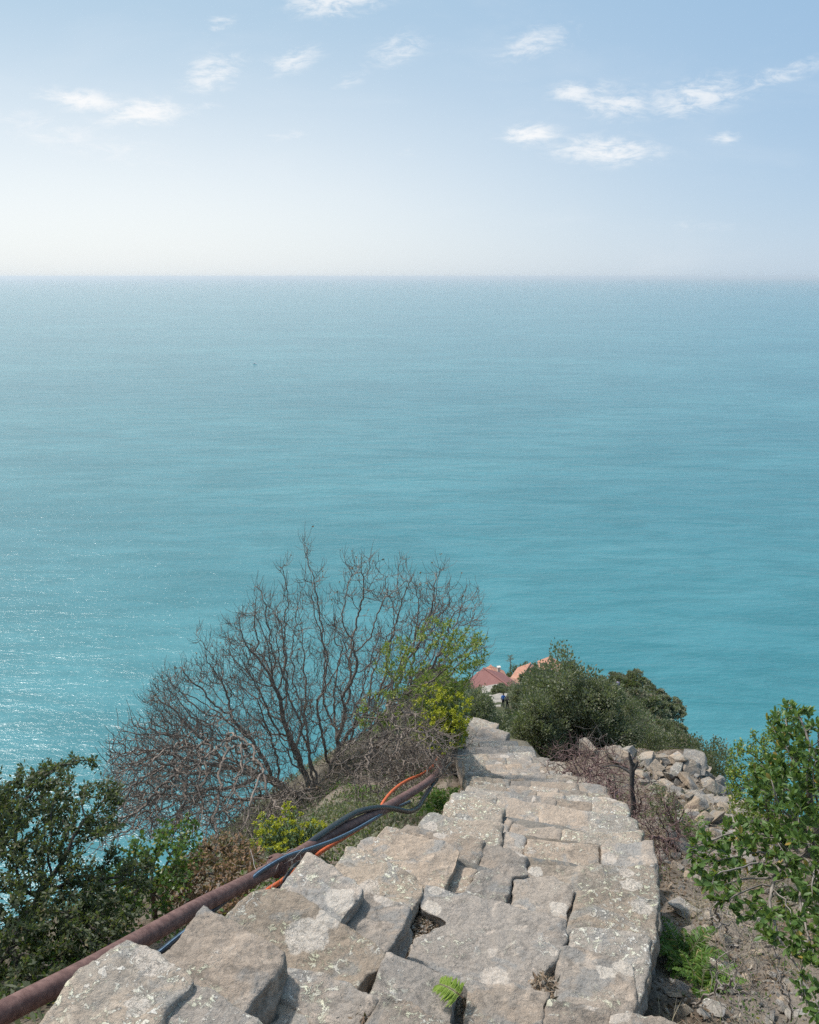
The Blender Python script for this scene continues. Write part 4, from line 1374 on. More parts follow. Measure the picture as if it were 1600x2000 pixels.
NAMED = [  # photo position, half size in pixels, label
    
    (1088, 1459, 20, 'grey block of stone beside the fern at the far end of the steps'),
    (1150, 1462, 22, 'big pale square boulder behind the purple thicket'),
    (1187, 1466, 15, 'upright pale stone between the two larger boulders behind the thicket'),
    (1212, 1476, 28, 'large round lichen grey boulder at the start of the tumbled wall'),
    (1230, 1472, 18, 'tilted grey slab leaning on the round boulder'),
    (1322, 1484, 26, 'long pale brown stone on top of the tumbled wall'),
    (1355, 1490, 26, 'light grey flat topped stone on the crest of the tumbled wall'),
    (1408, 1506, 26, 'big grey speckled boulder at the end of the tumbled wall near the bright shrub'),
    (1305, 1515, 17, 'pale grey block standing out on the face of the tumbled wall'),
    (1349, 1530, 24, 'grey angular block half way down the rubble'),
    (1350, 1526 + 0, 12, 'small tan stone wedged below the grey block of the rubble'),
    (1352, 1502, 20, 'smooth grey stone under the crest of the tumbled wall'),
    (1382, 1532, 26, 'reddish brown cube of stone on the rubble slope'),
    (1360, 1575, 24, 'pale brown square block at the foot of the rubble'),
    (1400, 1560, 26, 'broad grey slab propped over a dark hollow in the rubble'),
    (1398, 1600, 26, 'long grey slab slanting down out of the rubble'),
    (1372, 1605, 24, 'dark flat stone in front of the rubble'),
    (1368, 1612 + 4, 20, 'pale rounded stone at the edge of the bare soil'),
    (1345, 1585, 16, 'low grey stone beside the dead twigs at the foot of the rubble'),
    (1290, 1672, 16, 'tan square stone against the right edge of the steps'),
    (1322, 1694, 15, 'small brown block lying in leaf litter near the steps'),
    (1336, 1772, 26, 'pointed pale brown stone among leaf litter'),
    (1312, 1828, 24, 'grey brown boulder leaning on the right wall of the steps'),
    (1342, 1822, 18, 'split grey stone beside the leaning boulder'),
    (1385, 1822, 18, 'angular pale stone under the glossy twigs'),
    (1408, 1830, 22, 'flat brownish slab under the glossy twigs'),
    (1350, 1850, 22, 'bluish grey slab sunk behind the fern'),
    (1412, 1895, 38, 'long tilted tan slab beside the feathery fern'),
    (1392, 1968, 24, 'smooth rounded brown boulder in the lowest corner by the fern'),
    (1332, 1972, 20, 'flat slate grey stone at the foot of the right wall'),
    (1470, 1885, 14, 'yellowish small stone in the dry grass'),
    (1308, 1732, 9, 'rounded reddish cobble by the side of the steps'),
    (1500, 1830, 16, 'whitish stone half hidden under the glossy leaves'),
]
for (u, v, hs, lb) in NAMED:
    q = hit(u, v + hs * .35)
    f = q[1] * math.cos(PITCH) - q[2] * math.sin(PITCH)
    stone(q, hs * f / FPX * 1.12, lb, sink=.15)
# grey split beam-like rock at the steps' side
q = hit(1340, 1672)
o = stone(q, .26, 'tilted weathered grey slab shaped like a beam beside the steps', rot=(.1, .45, R(-48)), mesh=3, sink=.1)
o.scale = (.34, .12, .16)
# rubble of the tumbled wall, one stone after another
taken = [(u, v, h) for (u, v, h, _) in NAMED]
CAND = []
for k in range(2500):
    u = rr.uniform(1245, 1460); v = rr.uniform(1474, 1690)
    lo = np.interp(u, [1245, 1290, 1340, 1432], [1478, 1474, 1476, 1490])
    hi = np.interp(u, [1245, 1300, 1360, 1432], [1520, 1560, 1670, 1685])
    if not lo < v < hi:
        continue
    if any((u - a)**2 + (v - b)**2 < (c * .75)**2 for a, b, c in taken):
        continue
    hs = float(np.clip(rr.lognormal(1.95, .5), 4, 18))
    taken.append((u, v, hs * .8))
    CAND.append((hs, u, v, 0))
    if len(CAND) >= 275:
        break
for k in range(170):
    u = rr.uniform(1295, 1600); v = rr.uniform(1600, 1998)
    if any((u - a)**2 + (v - b)**2 < (c * .9)**2 for a, b, c in taken):
        continue
    CAND.append((float(np.clip(rr.lognormal(2.15, .5), 4, 22)), u, v, 1))
CAND.sort(reverse=True)
KIND = [('small angular pale stone of the rubble slope below the tumbled wall', 'small stones of the rubble slope'),
        ('small brownish stone in the leaf litter right of the steps', 'small stones in the leaf litter')]
RV, RF, ro = [], [], 0
for i, (hs, u, v, kd) in enumerate(CAND):
    q = hit(u, v + (hs * .3 if kd == 0 else 0))
    f = q[1] * math.cos(PITCH) - q[2] * math.sin(PITCH)
    sz = hs * f / FPX * (1.2 if kd == 0 else 1.0)
    if i < 240:
        stone(q, sz, *KIND[kd], sink=.15 if kd == 0 else .25)
    else:       # the smallest ones together
        me = ROCKS[int(rr.integers(len(ROCKS)))]
        n_ = len(me.vertices)
        co = np.empty(n_ * 3, np.float32); me.vertices.foreach_get('co', co); co = co.reshape(-1, 3) * sz
        a_ = rr.uniform(0, 6.28)
        co = co @ np.array([[math.cos(a_), math.sin(a_), 0], [-math.sin(a_), math.cos(a_), 0], [0, 0, 1]]) + q + np.array([0, 0, sz * .25])
        fi = np.empty(len(me.polygons) * 3, np.int32)
        me.polygons.foreach_get('vertices', fi)
        RV.append(co); RF.append(fi.reshape(-1, 3) + ro); ro += n_
tag(link('rubble', np_mesh('rubble', np.concatenate(RV), RF), None, M_ROCK), kind='stuff')
#PART3
# ------------------------------------------------------------------ bushes of the slope below
def clump_bush(name, label, loc, size, nclump, per, ll, lw, mat, bark, seed, group=None, gap=.0, shape='rhomb', rough=.25):
    """crown of leaf clumps on an uneven outline, with limbs running into it"""
    rg = np.random.default_rng(seed)
    o = empty(name, loc, label, 'bush', group)
    loc = np.asarray(loc, float); size = np.asarray(size, float)
    C = []
    while len(C) < nclump:
        q = rg.normal(0, 1, 3); q /= np.linalg.norm(q)
        if q[2] < -.35:
            continue
        r_ = (1 - .55 * rg.random() ** 1.7) * (1 + rough * float(vnoise(q[None] * 2.3 + seed, seed)[0]))
        C.append(np.array([0, 0, size[2] * .42]) + q * r_ * size * np.array([1, 1, .62 if q[2] < 0 else .60]))
    C = np.array(C)
    C[:, 2] *= min(1.0, .95 * size[2] / C[:, 2].max())
    out = unit(C - np.array([0, 0, size[2] * .25]))
    n = nclump * per
    cl = rg.uniform(.5, 1.15, nclump) * size.mean() * .085
    off = np.clip(rg.normal(0, 1, (n, 3)), -1.7, 1.7) * np.repeat(cl, per)[:, None]
    P = np.repeat(C, per, 0) + off
    P[:, 2] = np.maximum(P[:, 2], .02)
    D = unit(np.repeat(out, per, 0) * .8 + unit(off) * .8 + rg.normal(0, .45, (n, 3)) + np.array([0, 0, .3]))
    tint = np.clip(np.repeat(rg.normal(.45, .28, nclump), per) + rg.normal(0, .2, n), 0, 1)
    leaf_obj('foliage', P + loc, D, rg.uniform(ll[0], ll[1], n), rg.uniform(lw[0], lw[1], n), rg, mat, o, shape=shape, tint=tint)
    ch = []
    for i in rg.choice(nclump, min(nclump, 26), replace=False):
        b = rg.normal(0, .08, 3) * size * np.array([1, 1, 0]); m = (b + C[i]) / 2 + rg.normal(0, .12, 3) * size * .5
        tt = np.linspace(0, 1, 7)[:, None]
        ch.append(((1 - tt)**2 * b + 2 * tt * (1 - tt) * m + tt**2 * C[i] + loc, np.linspace(.022, .006, 7) * max(size.mean(), .6)))
    tube_obj('limbs', ch, bark, o)
    return o


def bush_at(name, label, u, v, f, hpx, wpx, mat, seed, ncl=90, per=80, leaf=.055, depth=None, group=None, bark=None):
    """bush whose foot stands on the ground under (u, v), f metres ahead, hpx tall and wpx wide in the photo"""
    d = ray(u, v) * f
    loc = on_ground(d[0], d[1], -.05)
    top = W(u, v - hpx, f)
    k = f / FPX
    hgt = max(top[2] - loc[2], .4)
    w = wpx * k * .5
    return clump_bush(name, label, loc, (w, depth or w, hgt), ncl, per, (leaf * .6, leaf * 1.2), (leaf * .22, leaf * .36), mat, bark or M_BARK_DARK, seed, group)


bush_at('olive_bush', 'great dense olive green bush rising past the end of the steps', 1095, 1440, 24, 178, 180, M_OLIVE_LEAF, 201, 230, 170, .09, 1.7)
bush_at('olive_bush', 'pale leaved lower flank bush in front of the great olive green bush', 1056, 1445, 22.5, 100, 90, M_OLIVE_LEAF, 202, 110, 140, .085, 1.0)
bush_at('olive_bush', 'rounded olive bush to the right of the great bush, above the purple thicket', 1165, 1448, 23.5, 132, 130, M_OLIVE_LEAF, 203, 150, 130, .085, 1.3)
bush_at('scrub_bush', 'grey green heath bush behind the big pale square boulder', 1222, 1455, 24, 104, 110, M_SCRUB_LEAF, 204, 160, 100, .065, 1.2)
bush_at('scrub_bush', 'brownish heath bush above the round boulder of the tumbled wall', 1275, 1468, 22, 62, 110, M_SCRUB_LEAF, 205, 130, 90, .06, 1.0)
bush_at('scrub_bush', 'low green heath bush above the crest of the tumbled wall', 1330, 1472, 21, 48, 100, M_SCRUB_LEAF, 206, 110, 90, .06, .9)
bush_at('scrub_bush', 'green heath bush at the right end of the tumbled wall against the sea', 1395, 1480, 20, 40, 90, M_SCRUB_LEAF, 207, 100, 80, .06, .9)
bush_at('olive_bush', 'bushy thicket between the hikers and the end of the steps', 928, 1425, 30, 76, 74, M_OLIVE_LEAF, 208, 170, 100, .085, 1.6)
bush_at('olive_bush', 'low spreading bush just below the two hikers', 980, 1428, 32, 36, 80, M_OLIVE_LEAF, 209, 120, 90, .085, 1.4)
bush_at('leafy_bush', 'yellow green sunlit bush right of the two hikers', 1032, 1402, 40, 42, 58, M_GREEN_LEAF, 210, 110, 90, .10, 1.2)
bush_at('leafy_bush', 'dense bush hiding the foot of the red roofed house right of the path', 1022, 1362, 95, 20, 50, M_OLIVE_LEAF, 211, 90, 90, .2, 3)
bush_at('leafy_bush', 'dark bush at the left edge of the pale path', 915, 1390, 55, 60, 56, M_OLIVE_LEAF, 212, 110, 90, .13, 1.6)
bush_at('leafy_bush', 'low bush below the eaves of the red sheet roof', 978, 1354, 116, 10, 34, M_OLIVE_LEAF, 221, 80, 80, .2, 2)
# thin dry plants standing up among the boulders
brush('dry_weed', 'tall dry weed stalks standing against the great olive bush', hit(1165, 1475), [(1165, 1455, 15.5, 45, 26, .5, 70)], M_TWIG_GREY, 215, .12, .16, .003)
brush('dry_weed', 'spindly bare twigs against the sea above the right end of the tumbled wall', hit(1390, 1490), [(1372, 1450, 17, 36, 30, .5, 90), (1420, 1462, 17, 26, 20, .4, 50)], M_TWIG_RED, 216, .12, .16, .0035)

# the headland: a scatter of rounded bushes, copies of six
protos = [clump_bush('headland_bush', 'x', (0, 0, 0), (1, 1, 1.15), 60, 60, (.10, .19), (.035, .06), [M_OLIVE_LEAF, M_SCRUB_LEAF, M_GREEN_LEAF, M_OLIVE_LEAF, M_SCRUB_LEAF, M_DARK_LEAF][i], M_BARK_DARK, 400 + i) for i in range(6)]
used = set()
rg = np.random.default_rng(88)
spots = []
for k in range(2600):
    y = 24 + 116 * rg.random() ** .8
    x = rg.uniform(.02, .40) * y
    if x > max(6.4, .315 * y) + 5:
        continue
    pth = .118 * y if y < 100 else .118 * y - .05 * (y - 100)
    if y > 60 and abs(x - pth) < 2.0 and y < 122:
        continue
    if y > 112 and 7 < x < 34 and y < 158:
        continue
    s = rg.uniform(.8, 1.5) * (1 + (y - 30) * .010)
    if any((x - a)**2 + (y - b)**2 < (.95 * (s + c))**2 for a, b, c in spots):
        continue
    if 45 < y < 113 and .075 < x / y < .165 and (s > 1.15 or rg.random() < .3):
        continue
    if 84 < y < 118 and .25 < x / y < .325 and s > .95:
        continue
    if 70 < y < 118 and .112 < x / y < .142:
        continue
    # keep clear of the line of sight to the hikers
    if 30 < y < 84 and abs(x / y - .1325) < .02:
        continue
    spots.append((x, y, s))
for (x, y, s) in spots[:250]:
    i = int(rg.choice(6, p=[.28, .28, .06, .18, .12, .08]))
    loc = on_ground(x, y, -.15 * s)
    lab = 'rounded grey green bush of the scrub covering the headland slope'
    sc = (s * rg.uniform(.9, 1.3), s * rg.uniform(.9, 1.3), s * rg.uniform(.7, 1.15))
    if i not in used:
        used.add(i)
        o = protos[i]
        o.location = tuple(float(c) for c in loc); o.scale = sc; o.rotation_euler = (0, 0, rg.uniform(0, 6.28))
        o['label'] = lab; o['group'] = 'bushes covering the headland'
    else:
        dup(protos[i], loc, rg.uniform(0, 6.28), sc, lab, 'bushes covering the headland')
for (x, y, s, lb) in [(5.6, 5.2, .75, 'low round bush on the stony bank beyond the glossy shrub'), (7.0, 6.8, 1.0, 'wide grey green bush at the outer edge of the stony bank'), (6.8, 3.6, .9, 'bush on the bank level with the nearest steps'),
                      (-5.2, 3.4, .9, 'bush on the steep flank below the evergreen shrub'), (-6.2, 6.0, 1.1, 'broad bush low on the steep flank above the sea'), (-7.4, 8.6, 1.2, 'outermost bush of the steep flank above the sea')]:
    c_ = dup(protos[min(used)], on_ground(x, y, -.1), x * 3, (s, s, s * .9), lb, 'low bushes on the flanks')
for i in range(6):
    if i not in used:
        for ch in list(protos[i].children):
            bpy.data.objects.remove(ch)
        bpy.data.objects.remove(protos[i])


def scatter(name, n, xf, yf, cond, mat, ll, lw, seed, lift=.03, up=.6, shape='rhomb', flat=False, clump=1, cr=.1, hgt=0.):
    """ground cover: many loose blades or leaves lying on the hillside"""
    rg = np.random.default_rng(seed)
    x = rg.uniform(*xf, n); y = rg.uniform(*yf, n)
    k = cond(x, y, rg)
    x, y = x[k], y[k]
    if clump > 1:
        x = np.repeat(x, clump) + rg.normal(0, cr, len(x) * clump); y = np.repeat(y, clump) + rg.normal(0, cr, len(y) * clump)
    z = ground(x, y) + lift + rg.random(len(x)) * hgt
    P = np.stack([x, y, z], 1)
    D = unit(rg.normal(0, 1, P.shape) * np.array([1, 1, .25 if flat else .5]) + np.array([0, 0, 0 if flat else up]))
    o = leaf_obj(name, P, D, rg.uniform(ll[0], ll[1], len(P)), rg.uniform(lw[0], lw[1], len(P)), rg, mat, None, shape=shape)
    return tag(o, kind='stuff')


def xl_of(y):
    return edge_x(y, LY, LX, np.maximum(.6, .045 * y))


def xr_of(y):
    return edge_x(y, RY, RX, np.maximum(2.3, .14 * y))


# undergrowth
scatter('headland_undergrowth', 60000, (0, 48), (19, 140), lambda x, y, r: (x > .015 * y) & (x < np.maximum(6.4, .315 * y) + 8) & ~((np.abs(x - .118 * y) < 1.5) & (y > 60) & (y < 120)), M_SCRUB_LEAF, (.12, .34), (.05, .12), 501, .05, .8, hgt=.25)
scatter('flank_undergrowth', 130000, (-11, 1.5), (0, 18), lambda x, y, r: (x < xl_of(y) - .35 - r.random(len(x)) * .5) & (fbm2(x, y, .8, 2, 3) + .6 > r.random(len(x)) * .9), M_SCRUB_LEAF, (.03, .09), (.008, .02), 502, .02, .9, hgt=.12)
scatter('green_weeds', 8000, (-6, 2), (2, 15), lambda x, y, r: (x < xl_of(y) - .12) & (x > xl_of(y) - 2.6) & (fbm2(x, y, 1.3, 2, 33) > .05), M_GREEN_LEAF, (.02, .05), (.006, .014), 503, .01, .9, clump=7, cr=.05, hgt=.10)
scatter('leaf_litter', 75000, (1, 9), (2, 15.5), lambda x, y, r: (x > xr_of(y) + .02) & (fbm2(x, y, 1.5, 2, 43) > -.35), M_LITTER, (.015, .05), (.005, .013), 504, .012, 0, flat=True)
scatter('leaf_litter', 14000, (-5, 1), (2, 14), lambda x, y, r: (x < xl_of(y) + .02) & (x > xl_of(y) - 2.2) & (fbm2(x, y, 1.5, 2, 47) > -.2), M_LITTER, (.015, .05), (.005, .013), 505, .012, 0, flat=True)
scatter('grass', 2200, (1.2, 6), (2.6, 13), lambda x, y, r: (x > xr_of(y) + .12) & (fbm2(x, y, 1.1, 2, 53) > .25), M_DRYGRASS, (.08, .26), (.0015, .003), 506, .0, 1.1, clump=9, cr=.05)
scatter('grass', 700, (-5, 1.5), (2.6, 13), lambda x, y, r: (x < xl_of(y) - .1) & (x > xl_of(y) - 2.0) & (fbm2(x, y, 1.1, 2, 57) > .1), M_DRYGRASS, (.08, .30), (.0015, .003), 507, .0, 1.1, clump=9, cr=.05)
scatter('green_weeds', 1700, (1.2, 6.5), (2.6, 14.5), lambda x, y, r: (x > xr_of(y) + .1) & (fbm2(x, y, .9, 2, 63) > .12), M_GREEN_LEAF, (.015, .04), (.004, .010), 508, .0, .9, clump=12, cr=.07, hgt=.06)

scatter('bank_undergrowth', 2600, (4, 12), (1, 14), lambda x, y, r: (x > .52 * y + 1.2) & (fbm2(x, y, .7, 2, 83) > -.1), M_SCRUB_LEAF, (.02, .06), (.006, .014), 509, .0, .9, clump=12, cr=.09, hgt=.1)
# fallen twigs
rg = np.random.default_rng(590)
tw = []
for k in range(420):
    if k < 300:
        y = rg.uniform(2.6, 13); x = float(xr_of(np.array([y]))[0]) + rg.uniform(.1, 3.6)
    else:
        y = rg.uniform(3, 12); x = float(xl_of(np.array([y]))[0]) - rg.uniform(.2, 2.4)
    a = rg.uniform(0, 6.28); L_ = rg.uniform(.08, .35)
    tt = np.linspace(0, 1, 5)
    px_ = x + np.cos(a) * L_ * tt + rg.normal(0, .012, 5); py_ = y + np.sin(a) * L_ * tt + rg.normal(0, .012, 5)
    tw.append((np.stack([px_, py_, ground(px_, py_) + .012 + rg.uniform(0, .03) * tt], 1), np.linspace(.004, .002, 5) * rg.uniform(.6, 1.6)))
tag(tube_obj('twig_litter', tw, M_TWIG_GREY, None, 4), kind='stuff')

# grit: small broken stones on the bare ground and in the joints of the steps
def grit(name, P, size, seed, mat):
    rg = np.random.default_rng(seed)
    n = len(P)
    b = np.array([[1, 0, 0], [-1, 0, 0], [0, 1, 0], [0, -1, 0], [0, 0, 1], [0, 0, -1]], float)
    V = b[None] * rg.uniform(.6, 1.2, (n, 6, 1)) * np.array([1, .75, .55])
    a = rg.uniform(0, 6.28, n); ca, sa = np.cos(a)[:, None], np.sin(a)[:, None]
    V = np.stack([V[..., 0] * ca - V[..., 1] * sa, V[..., 0] * sa + V[..., 1] * ca, V[..., 2]], -1)
    V = V * np.asarray(size)[:, None, None] + np.asarray(P)[:, None]
    f = np.array([[0, 2, 4], [2, 1, 4], [1, 3, 4], [3, 0, 4], [2, 0, 5], [1, 2, 5], [3, 1, 5], [0, 3, 5]])
    F = (np.arange(n)[:, None, None] * 6 + f[None]).reshape(-1, 3)
    o = link(name, np_mesh(name, V.reshape(-1, 3), [F]), None, mat)
    return tag(o, kind='stuff')


rg = np.random.default_rng(600)
x = rg.uniform(1.2, 7.2, 22000); y = rg.uniform(2.2, 15.2, 22000)
k = (x > xr_of(y) + .03) & (fbm2(x, y, .9, 3, 71) > -.1)
x, y = x[k], y[k]
grit('gravel', np.stack([x, y, ground(x, y) + .004], 1), rg.lognormal(-4.35, .55, len(x)).clip(.004, .05), 601, M_ROCK)
# joints: litter and grit lying on the packed bed between slabs
JP = []
for (u, v, z, du, dv, n) in [(832, 1806, -3.76, 16, 26, 150), (792, 1842, -3.76, 18, 26, 150), (1000, 1742, -4.08, 4, 14, 30), (1062, 1925, -3.0, 14, 10, 60), (1064, 1965, -3.0, 4, 30, 60),
                             (896, 1965, -2.99, 5, 22, 60), (735, 1925, -2.99, 6, 30, 60), (1097, 1880, -3.78, 4, 34, 60), (706, 1992, -2.7, 14, 6, 40), (488, 1962, -2.70, 16, 10, 40)]:
    for k in range(n):
        JP.append(onz(u + rg.normal(0, du * .5), v + rg.normal(0, dv * .5), z) + np.array([0, 0, rg.uniform(0, .012)]))
JP = np.array(JP)
grit('joint_gravel', JP, rg.lognormal(-4.5, .45, len(JP)).clip(.005, .03), 602, M_ROCK)
JL = np.repeat(JP, 3, 0) + rg.normal(0, .02, (len(JP) * 3, 3)) * np.array([1, 1, .3])
tag(leaf_obj('joint_litter', JL, unit(rg.normal(0, 1, JL.shape) * np.array([1, 1, .25])), rg.uniform(.015, .05, len(JL)), rg.uniform(.002, .007, len(JL)), rg, M_LITTER), kind='stuff')

# ------------------------------------------------------------------ pale path down the spur
M_PATH = simple_mat('path_stone', (.29, .265, .23), .9, .3, 1.2, bump=.5, bscale=6)
pv, pf = [], []
pys = np.arange(72, 121, 1.5)
for i, y in enumerate(pys):
    c = .118 * y if y < 100 else .118 * y - .05 * (y - 100)
    c += .35 * math.sin(y * .33)
    w = np.interp(y, [72, 85, 100, 120], [.55, .7, 1.2, 1.7])
    for s in (-1, -.33, .33, 1):
        q = on_ground(c + s * w, y, .10)
        pv.append(q)
    if i:
        b = 4 * i
        for j in range(3):
            pf.append((b - 4 + j, b - 3 + j, b + 1 + j, b + j))
pth = link('path', np_mesh('path', pv, [pf], None, True), None, M_PATH)
tag(pth, kind='structure')

# ------------------------------------------------------------------ houses far down the spur
def roof_mat(name, a, b, tiles=True):
    m, t = new_mat(name)
    tcn = t.n('ShaderNodeTexCoord')
    g = t.n('ShaderNodeNewGeometry')
    n1 = t.noise(g.outputs['Position'], 1.3, 5, .65)
    c = t.mix(t.ramp(n1, .35, .65), a, b)
    c = t.mix(t.math('MULTIPLY', t.ramp(t.noise(g.outputs['Position'], 4, 5, .7), .55, .7), .5 if tiles else .12), c, (.30, .24, .19))
    p = t.n('ShaderNodeBsdfPrincipled', {'Base Color': c, 'Roughness': .8})
    if tiles:
        w = t.n('ShaderNodeTexWave', {'Vector': tcn.outputs['Object'], 'Scale': 1.6, 'Distortion': .3})
        bpn = t.n('ShaderNodeBump', {'Height': w.outputs['Fac'], 'Strength': .6, 'Distance': .08})
        t.t.links.new(bpn.outputs[0], p.inputs['Normal'])
    t.n('ShaderNodeOutputMaterial', {'Surface': p.outputs[0]})
    return m


M_TILE = roof_mat('terracotta_tile', (.38, .165, .105), (.47, .26, .175))
M_REDROOF = roof_mat('red_sheet_roof', (.20, .080, .072), (.225, .095, .083), False)
M_PLASTER = simple_mat('pale_plaster', (.62, .58, .52), .9, .12, 2)
M_STONEWALL = simple_mat('stone_wall', (.26, .235, .20), .9, .3, 3, bump=.5, bscale=9)
M_PINKWALL = simple_mat('pink_plaster', (.58, .38, .32), .9, .12, 2)
M_WHITE = simple_mat('white_trim', (.78, .77, .75), .7, .06, 4)
M_GLASS = simple_mat('dark_window', (.03, .035, .04), .2, .2, 4)
M_SHUTTER = simple_mat('green_shutter', (.06, .11, .08), .6, .2, 4)


def box_bm(bm, x0, x1, y0, y1, z0, z1):
    vs = [bm.verts.new((x, y, z)) for z in (z0, z1) for y in (y0, y1) for x in (x0, x1)]
    for f in ((0, 2, 3, 1), (4, 5, 7, 6), (0, 1, 5, 4), (2, 6, 7, 3), (0, 4, 6, 2), (1, 3, 7, 5)):
        bm.faces.new([vs[i] for i in f])


def bm_obj(name, bm, mat, parent):
    me = bpy.data.meshes.new(name)
    bm.to_mesh(me); bm.free()
    me.materials.append(mat)
    o = bpy.data.objects.new(name, me)
    COL.objects.link(o)
    o.parent = parent
    return o


def house(label, loc, rz, w, l, h, rise, roof, wall, trim=True, chimney=False, wins=True):
    """gabled house, ridge along its y axis, roof with thickness and eaves"""
    o = empty('house', loc, label, 'house', None, rz)
    bm = bmesh.new()
    a = [bm.verts.new(v) for v in ((-w / 2, -l / 2, -3), (w / 2, -l / 2, -3), (w / 2, -l / 2, h), (0, -l / 2, h + rise), (-w / 2, -l / 2, h))]
    b = [bm.verts.new((v.co.x, l / 2, v.co.z)) for v in a]
    bm.faces.new(a); bm.faces.new(b[::-1])
    for i in (0, 1, 4):
        j = (i + 1) % 5
        bm.faces.new((a[j], a[i], b[i], b[j]))
    bm_obj('wall', bm, wall, o)
    e, th = .35, .16
    bm = bmesh.new()
    sl = rise / (w / 2)
    prof = [(-w / 2 - e, h - e * sl + .03), (0, h + rise + .03), (w / 2 + e, h - e * sl + .03), (w / 2 + e, h - e * sl + .03 + th), (0, h + rise + .03 + th * 1.15), (-w / 2 - e, h - e * sl + .03 + th)]
    fr_ = [bm.verts.new((x, -l / 2 - e, z)) for x, z in prof]; bk_ = [bm.verts.new((x, l / 2 + e, z)) for x, z in prof]
    for i in range(6):
        j = (i + 1) % 6
        bm.faces.new((fr_[j], fr_[i], bk_[i], bk_[j]))
    for q in (fr_, bk_):
        bm.faces.new((q[0], q[1], q[4], q[5])); bm.faces.new((q[1], q[2], q[3], q[4]))
    bmesh.ops.recalc_face_normals(bm, faces=bm.faces)
    rf = bm_obj('roof', bm, roof, o)
    bm = bmesh.new()
    box_bm(bm, -.14, .14, -l / 2 - e - .02, l / 2 + e + .02, h + rise + .15, h + rise + .29)
    bm_obj('ridge', bm, roof, rf)
    if chimney:
        bm = bmesh.new()
        box_bm(bm, w * .18, w * .18 + .5, l * .1, l * .1 + .5, h, h + rise + .7)
        box_bm(bm, w * .18 - .08, w * .18 + .58, l * .1 - .08, l * .1 + .58, h + rise + .7, h + rise + .82)
        bm_obj('chimney', bm, wall, rf)
    if trim:
        for s in (-1, 1):
            bm = bmesh.new()
            vs = [bm.verts.new((x, y, z)) for y in (-l / 2 - e - .06, -l / 2 - e - .012) for x, z in ((0, h + rise + .22), (s * (w / 2 + e + .03), h - e * sl + .20), (s * (w / 2 + e + .03), h - e * sl - .08), (0, h + rise - .06))]
            for f in ((0, 1, 2, 3), (7, 6, 5, 4), (0, 4, 5, 1), (1, 5, 6, 2), (2, 6, 7, 3), (3, 7, 4, 0)):
                bm.faces.new([vs[i] for i in f])
            bmesh.ops.recalc_face_normals(bm, faces=bm.faces)
            bm_obj('barge_board', bm, M_WHITE, rf)
    if wins:
        for x in (-w * .22, w * .22):
            bm = bmesh.new(); box_bm(bm, x - .4, x + .4, -l / 2 - .05, -l / 2 + .05, h - 1.7, h - .5)
            f = bm_obj('window', bm, M_WHITE, o)
            bm = bmesh.new(); box_bm(bm, x - .32, x + .32, -l / 2 - .07, -l / 2 - .052, h - 1.62, h - .58)
            bm_obj('pane', bm, M_GLASS, f)
    return o


def place_house(label, u, v, f, rz, w, l, rise, roof, wall, **kw):
    """(u, v): the near end of the ridge in the photo"""
    q = W(u, v, f)
    h = 3.0
    c = math.cos(rz); s_ = math.sin(rz)
    near = np.array([s_ * (l / 2 + .35), -c * (l / 2 + .35)])      # where local (0,-l/2) goes
    loc = np.array([q[0] - near[0], q[1] - near[1], q[2] - h - rise - .2])
    return house(label, loc, rz, w, l, h, rise, roof, wall, **kw)


place_house('large house with a plain dull red sheet roof beside the pale path', 997, 1342, 125, R(29), 7.0, 6.6, 1.7, M_REDROOF, M_STONEWALL, trim=False)
place_house('low house with mottled orange tiles just behind the red sheet roof', 972, 1326, 143, R(8), 4.4, 4.6, 1.1, M_TILE, M_PLASTER, chimney=True)
place_house('wide orange tiled house between the red roof and the white gable', 1003, 1336, 138, R(50), 6.0, 5.4, 1.2, M_TILE, M_PINKWALL, trim=False)
place_house('house with white barge boards on its gable and an orange tiled roof', 1016, 1325, 148, R(-24), 4.2, 6.0, 1.2, M_TILE, M_PLASTER)
place_house('small orange roofed house partly hidden by the great olive bush', 1034, 1346, 134, R(40), 5.0, 5.0, 1.1, M_TILE, M_PLASTER, trim=False)
place_house('pink cottage glimpsed behind the top of the great olive bush', 1074, 1306, 165, R(-10), 4.4, 5.0, 1.1, M_TILE, M_PINKWALL)

# agave stalk, trees and bushes by the houses
ag = W(997, 1312, 160)
agv = empty('agave', ag, 'tall agave flower stalk standing against the sea behind the orange roofs', 'plant')
rg = np.random.default_rng(700)
tp_ = W(997, 1280, 160)
tube_obj('stalk', [(np.array([ag - [0, 0, 3.], ag, (ag + tp_) / 2, tp_]), np.array([.11, .10, .08, .05]))], M_BARK_GREY, agv, 6)
arms = []
PP, DD = [], []
for k in range(12):
    z = .55 + .45 * k / 12
    b = ag + (tp_ - ag) * z
    a = rg.uniform(0, 6.28)
    e_ = b + np.array([math.cos(a), math.sin(a), .35]) * (.75 - .4 * (z - .55) / .45)
    arms.append((np.array([b, (b + e_) / 2 + [0, 0, -.05], e_]), np.array([.04, .035, .03])))
    for j in range(26):
        PP.append(e_ + rg.normal(0, .13, 3)); DD.append(rg.normal(0, 1, 3) + [0, 0, .8])
tube_obj('arms', arms, M_BARK_GREY, agv, 5)
leaf_obj('pods', PP, DD, rg.uniform(.08, .15, len(PP)), .04, rg, M_OLIVE_LEAF, agv)
bs = []
for k in range(26):
    a = rg.uniform(0, 6.28); bs.append((ag - [0, 0, 2.4], [math.cos(a), math.sin(a), rg.uniform(.3, 1.2)]))
leaf_obj('leaf_rosette', [b[0] for b in bs], [b[1] for b in bs], 1.5, .16, rg, M_OLIVE_LEAF, agv)
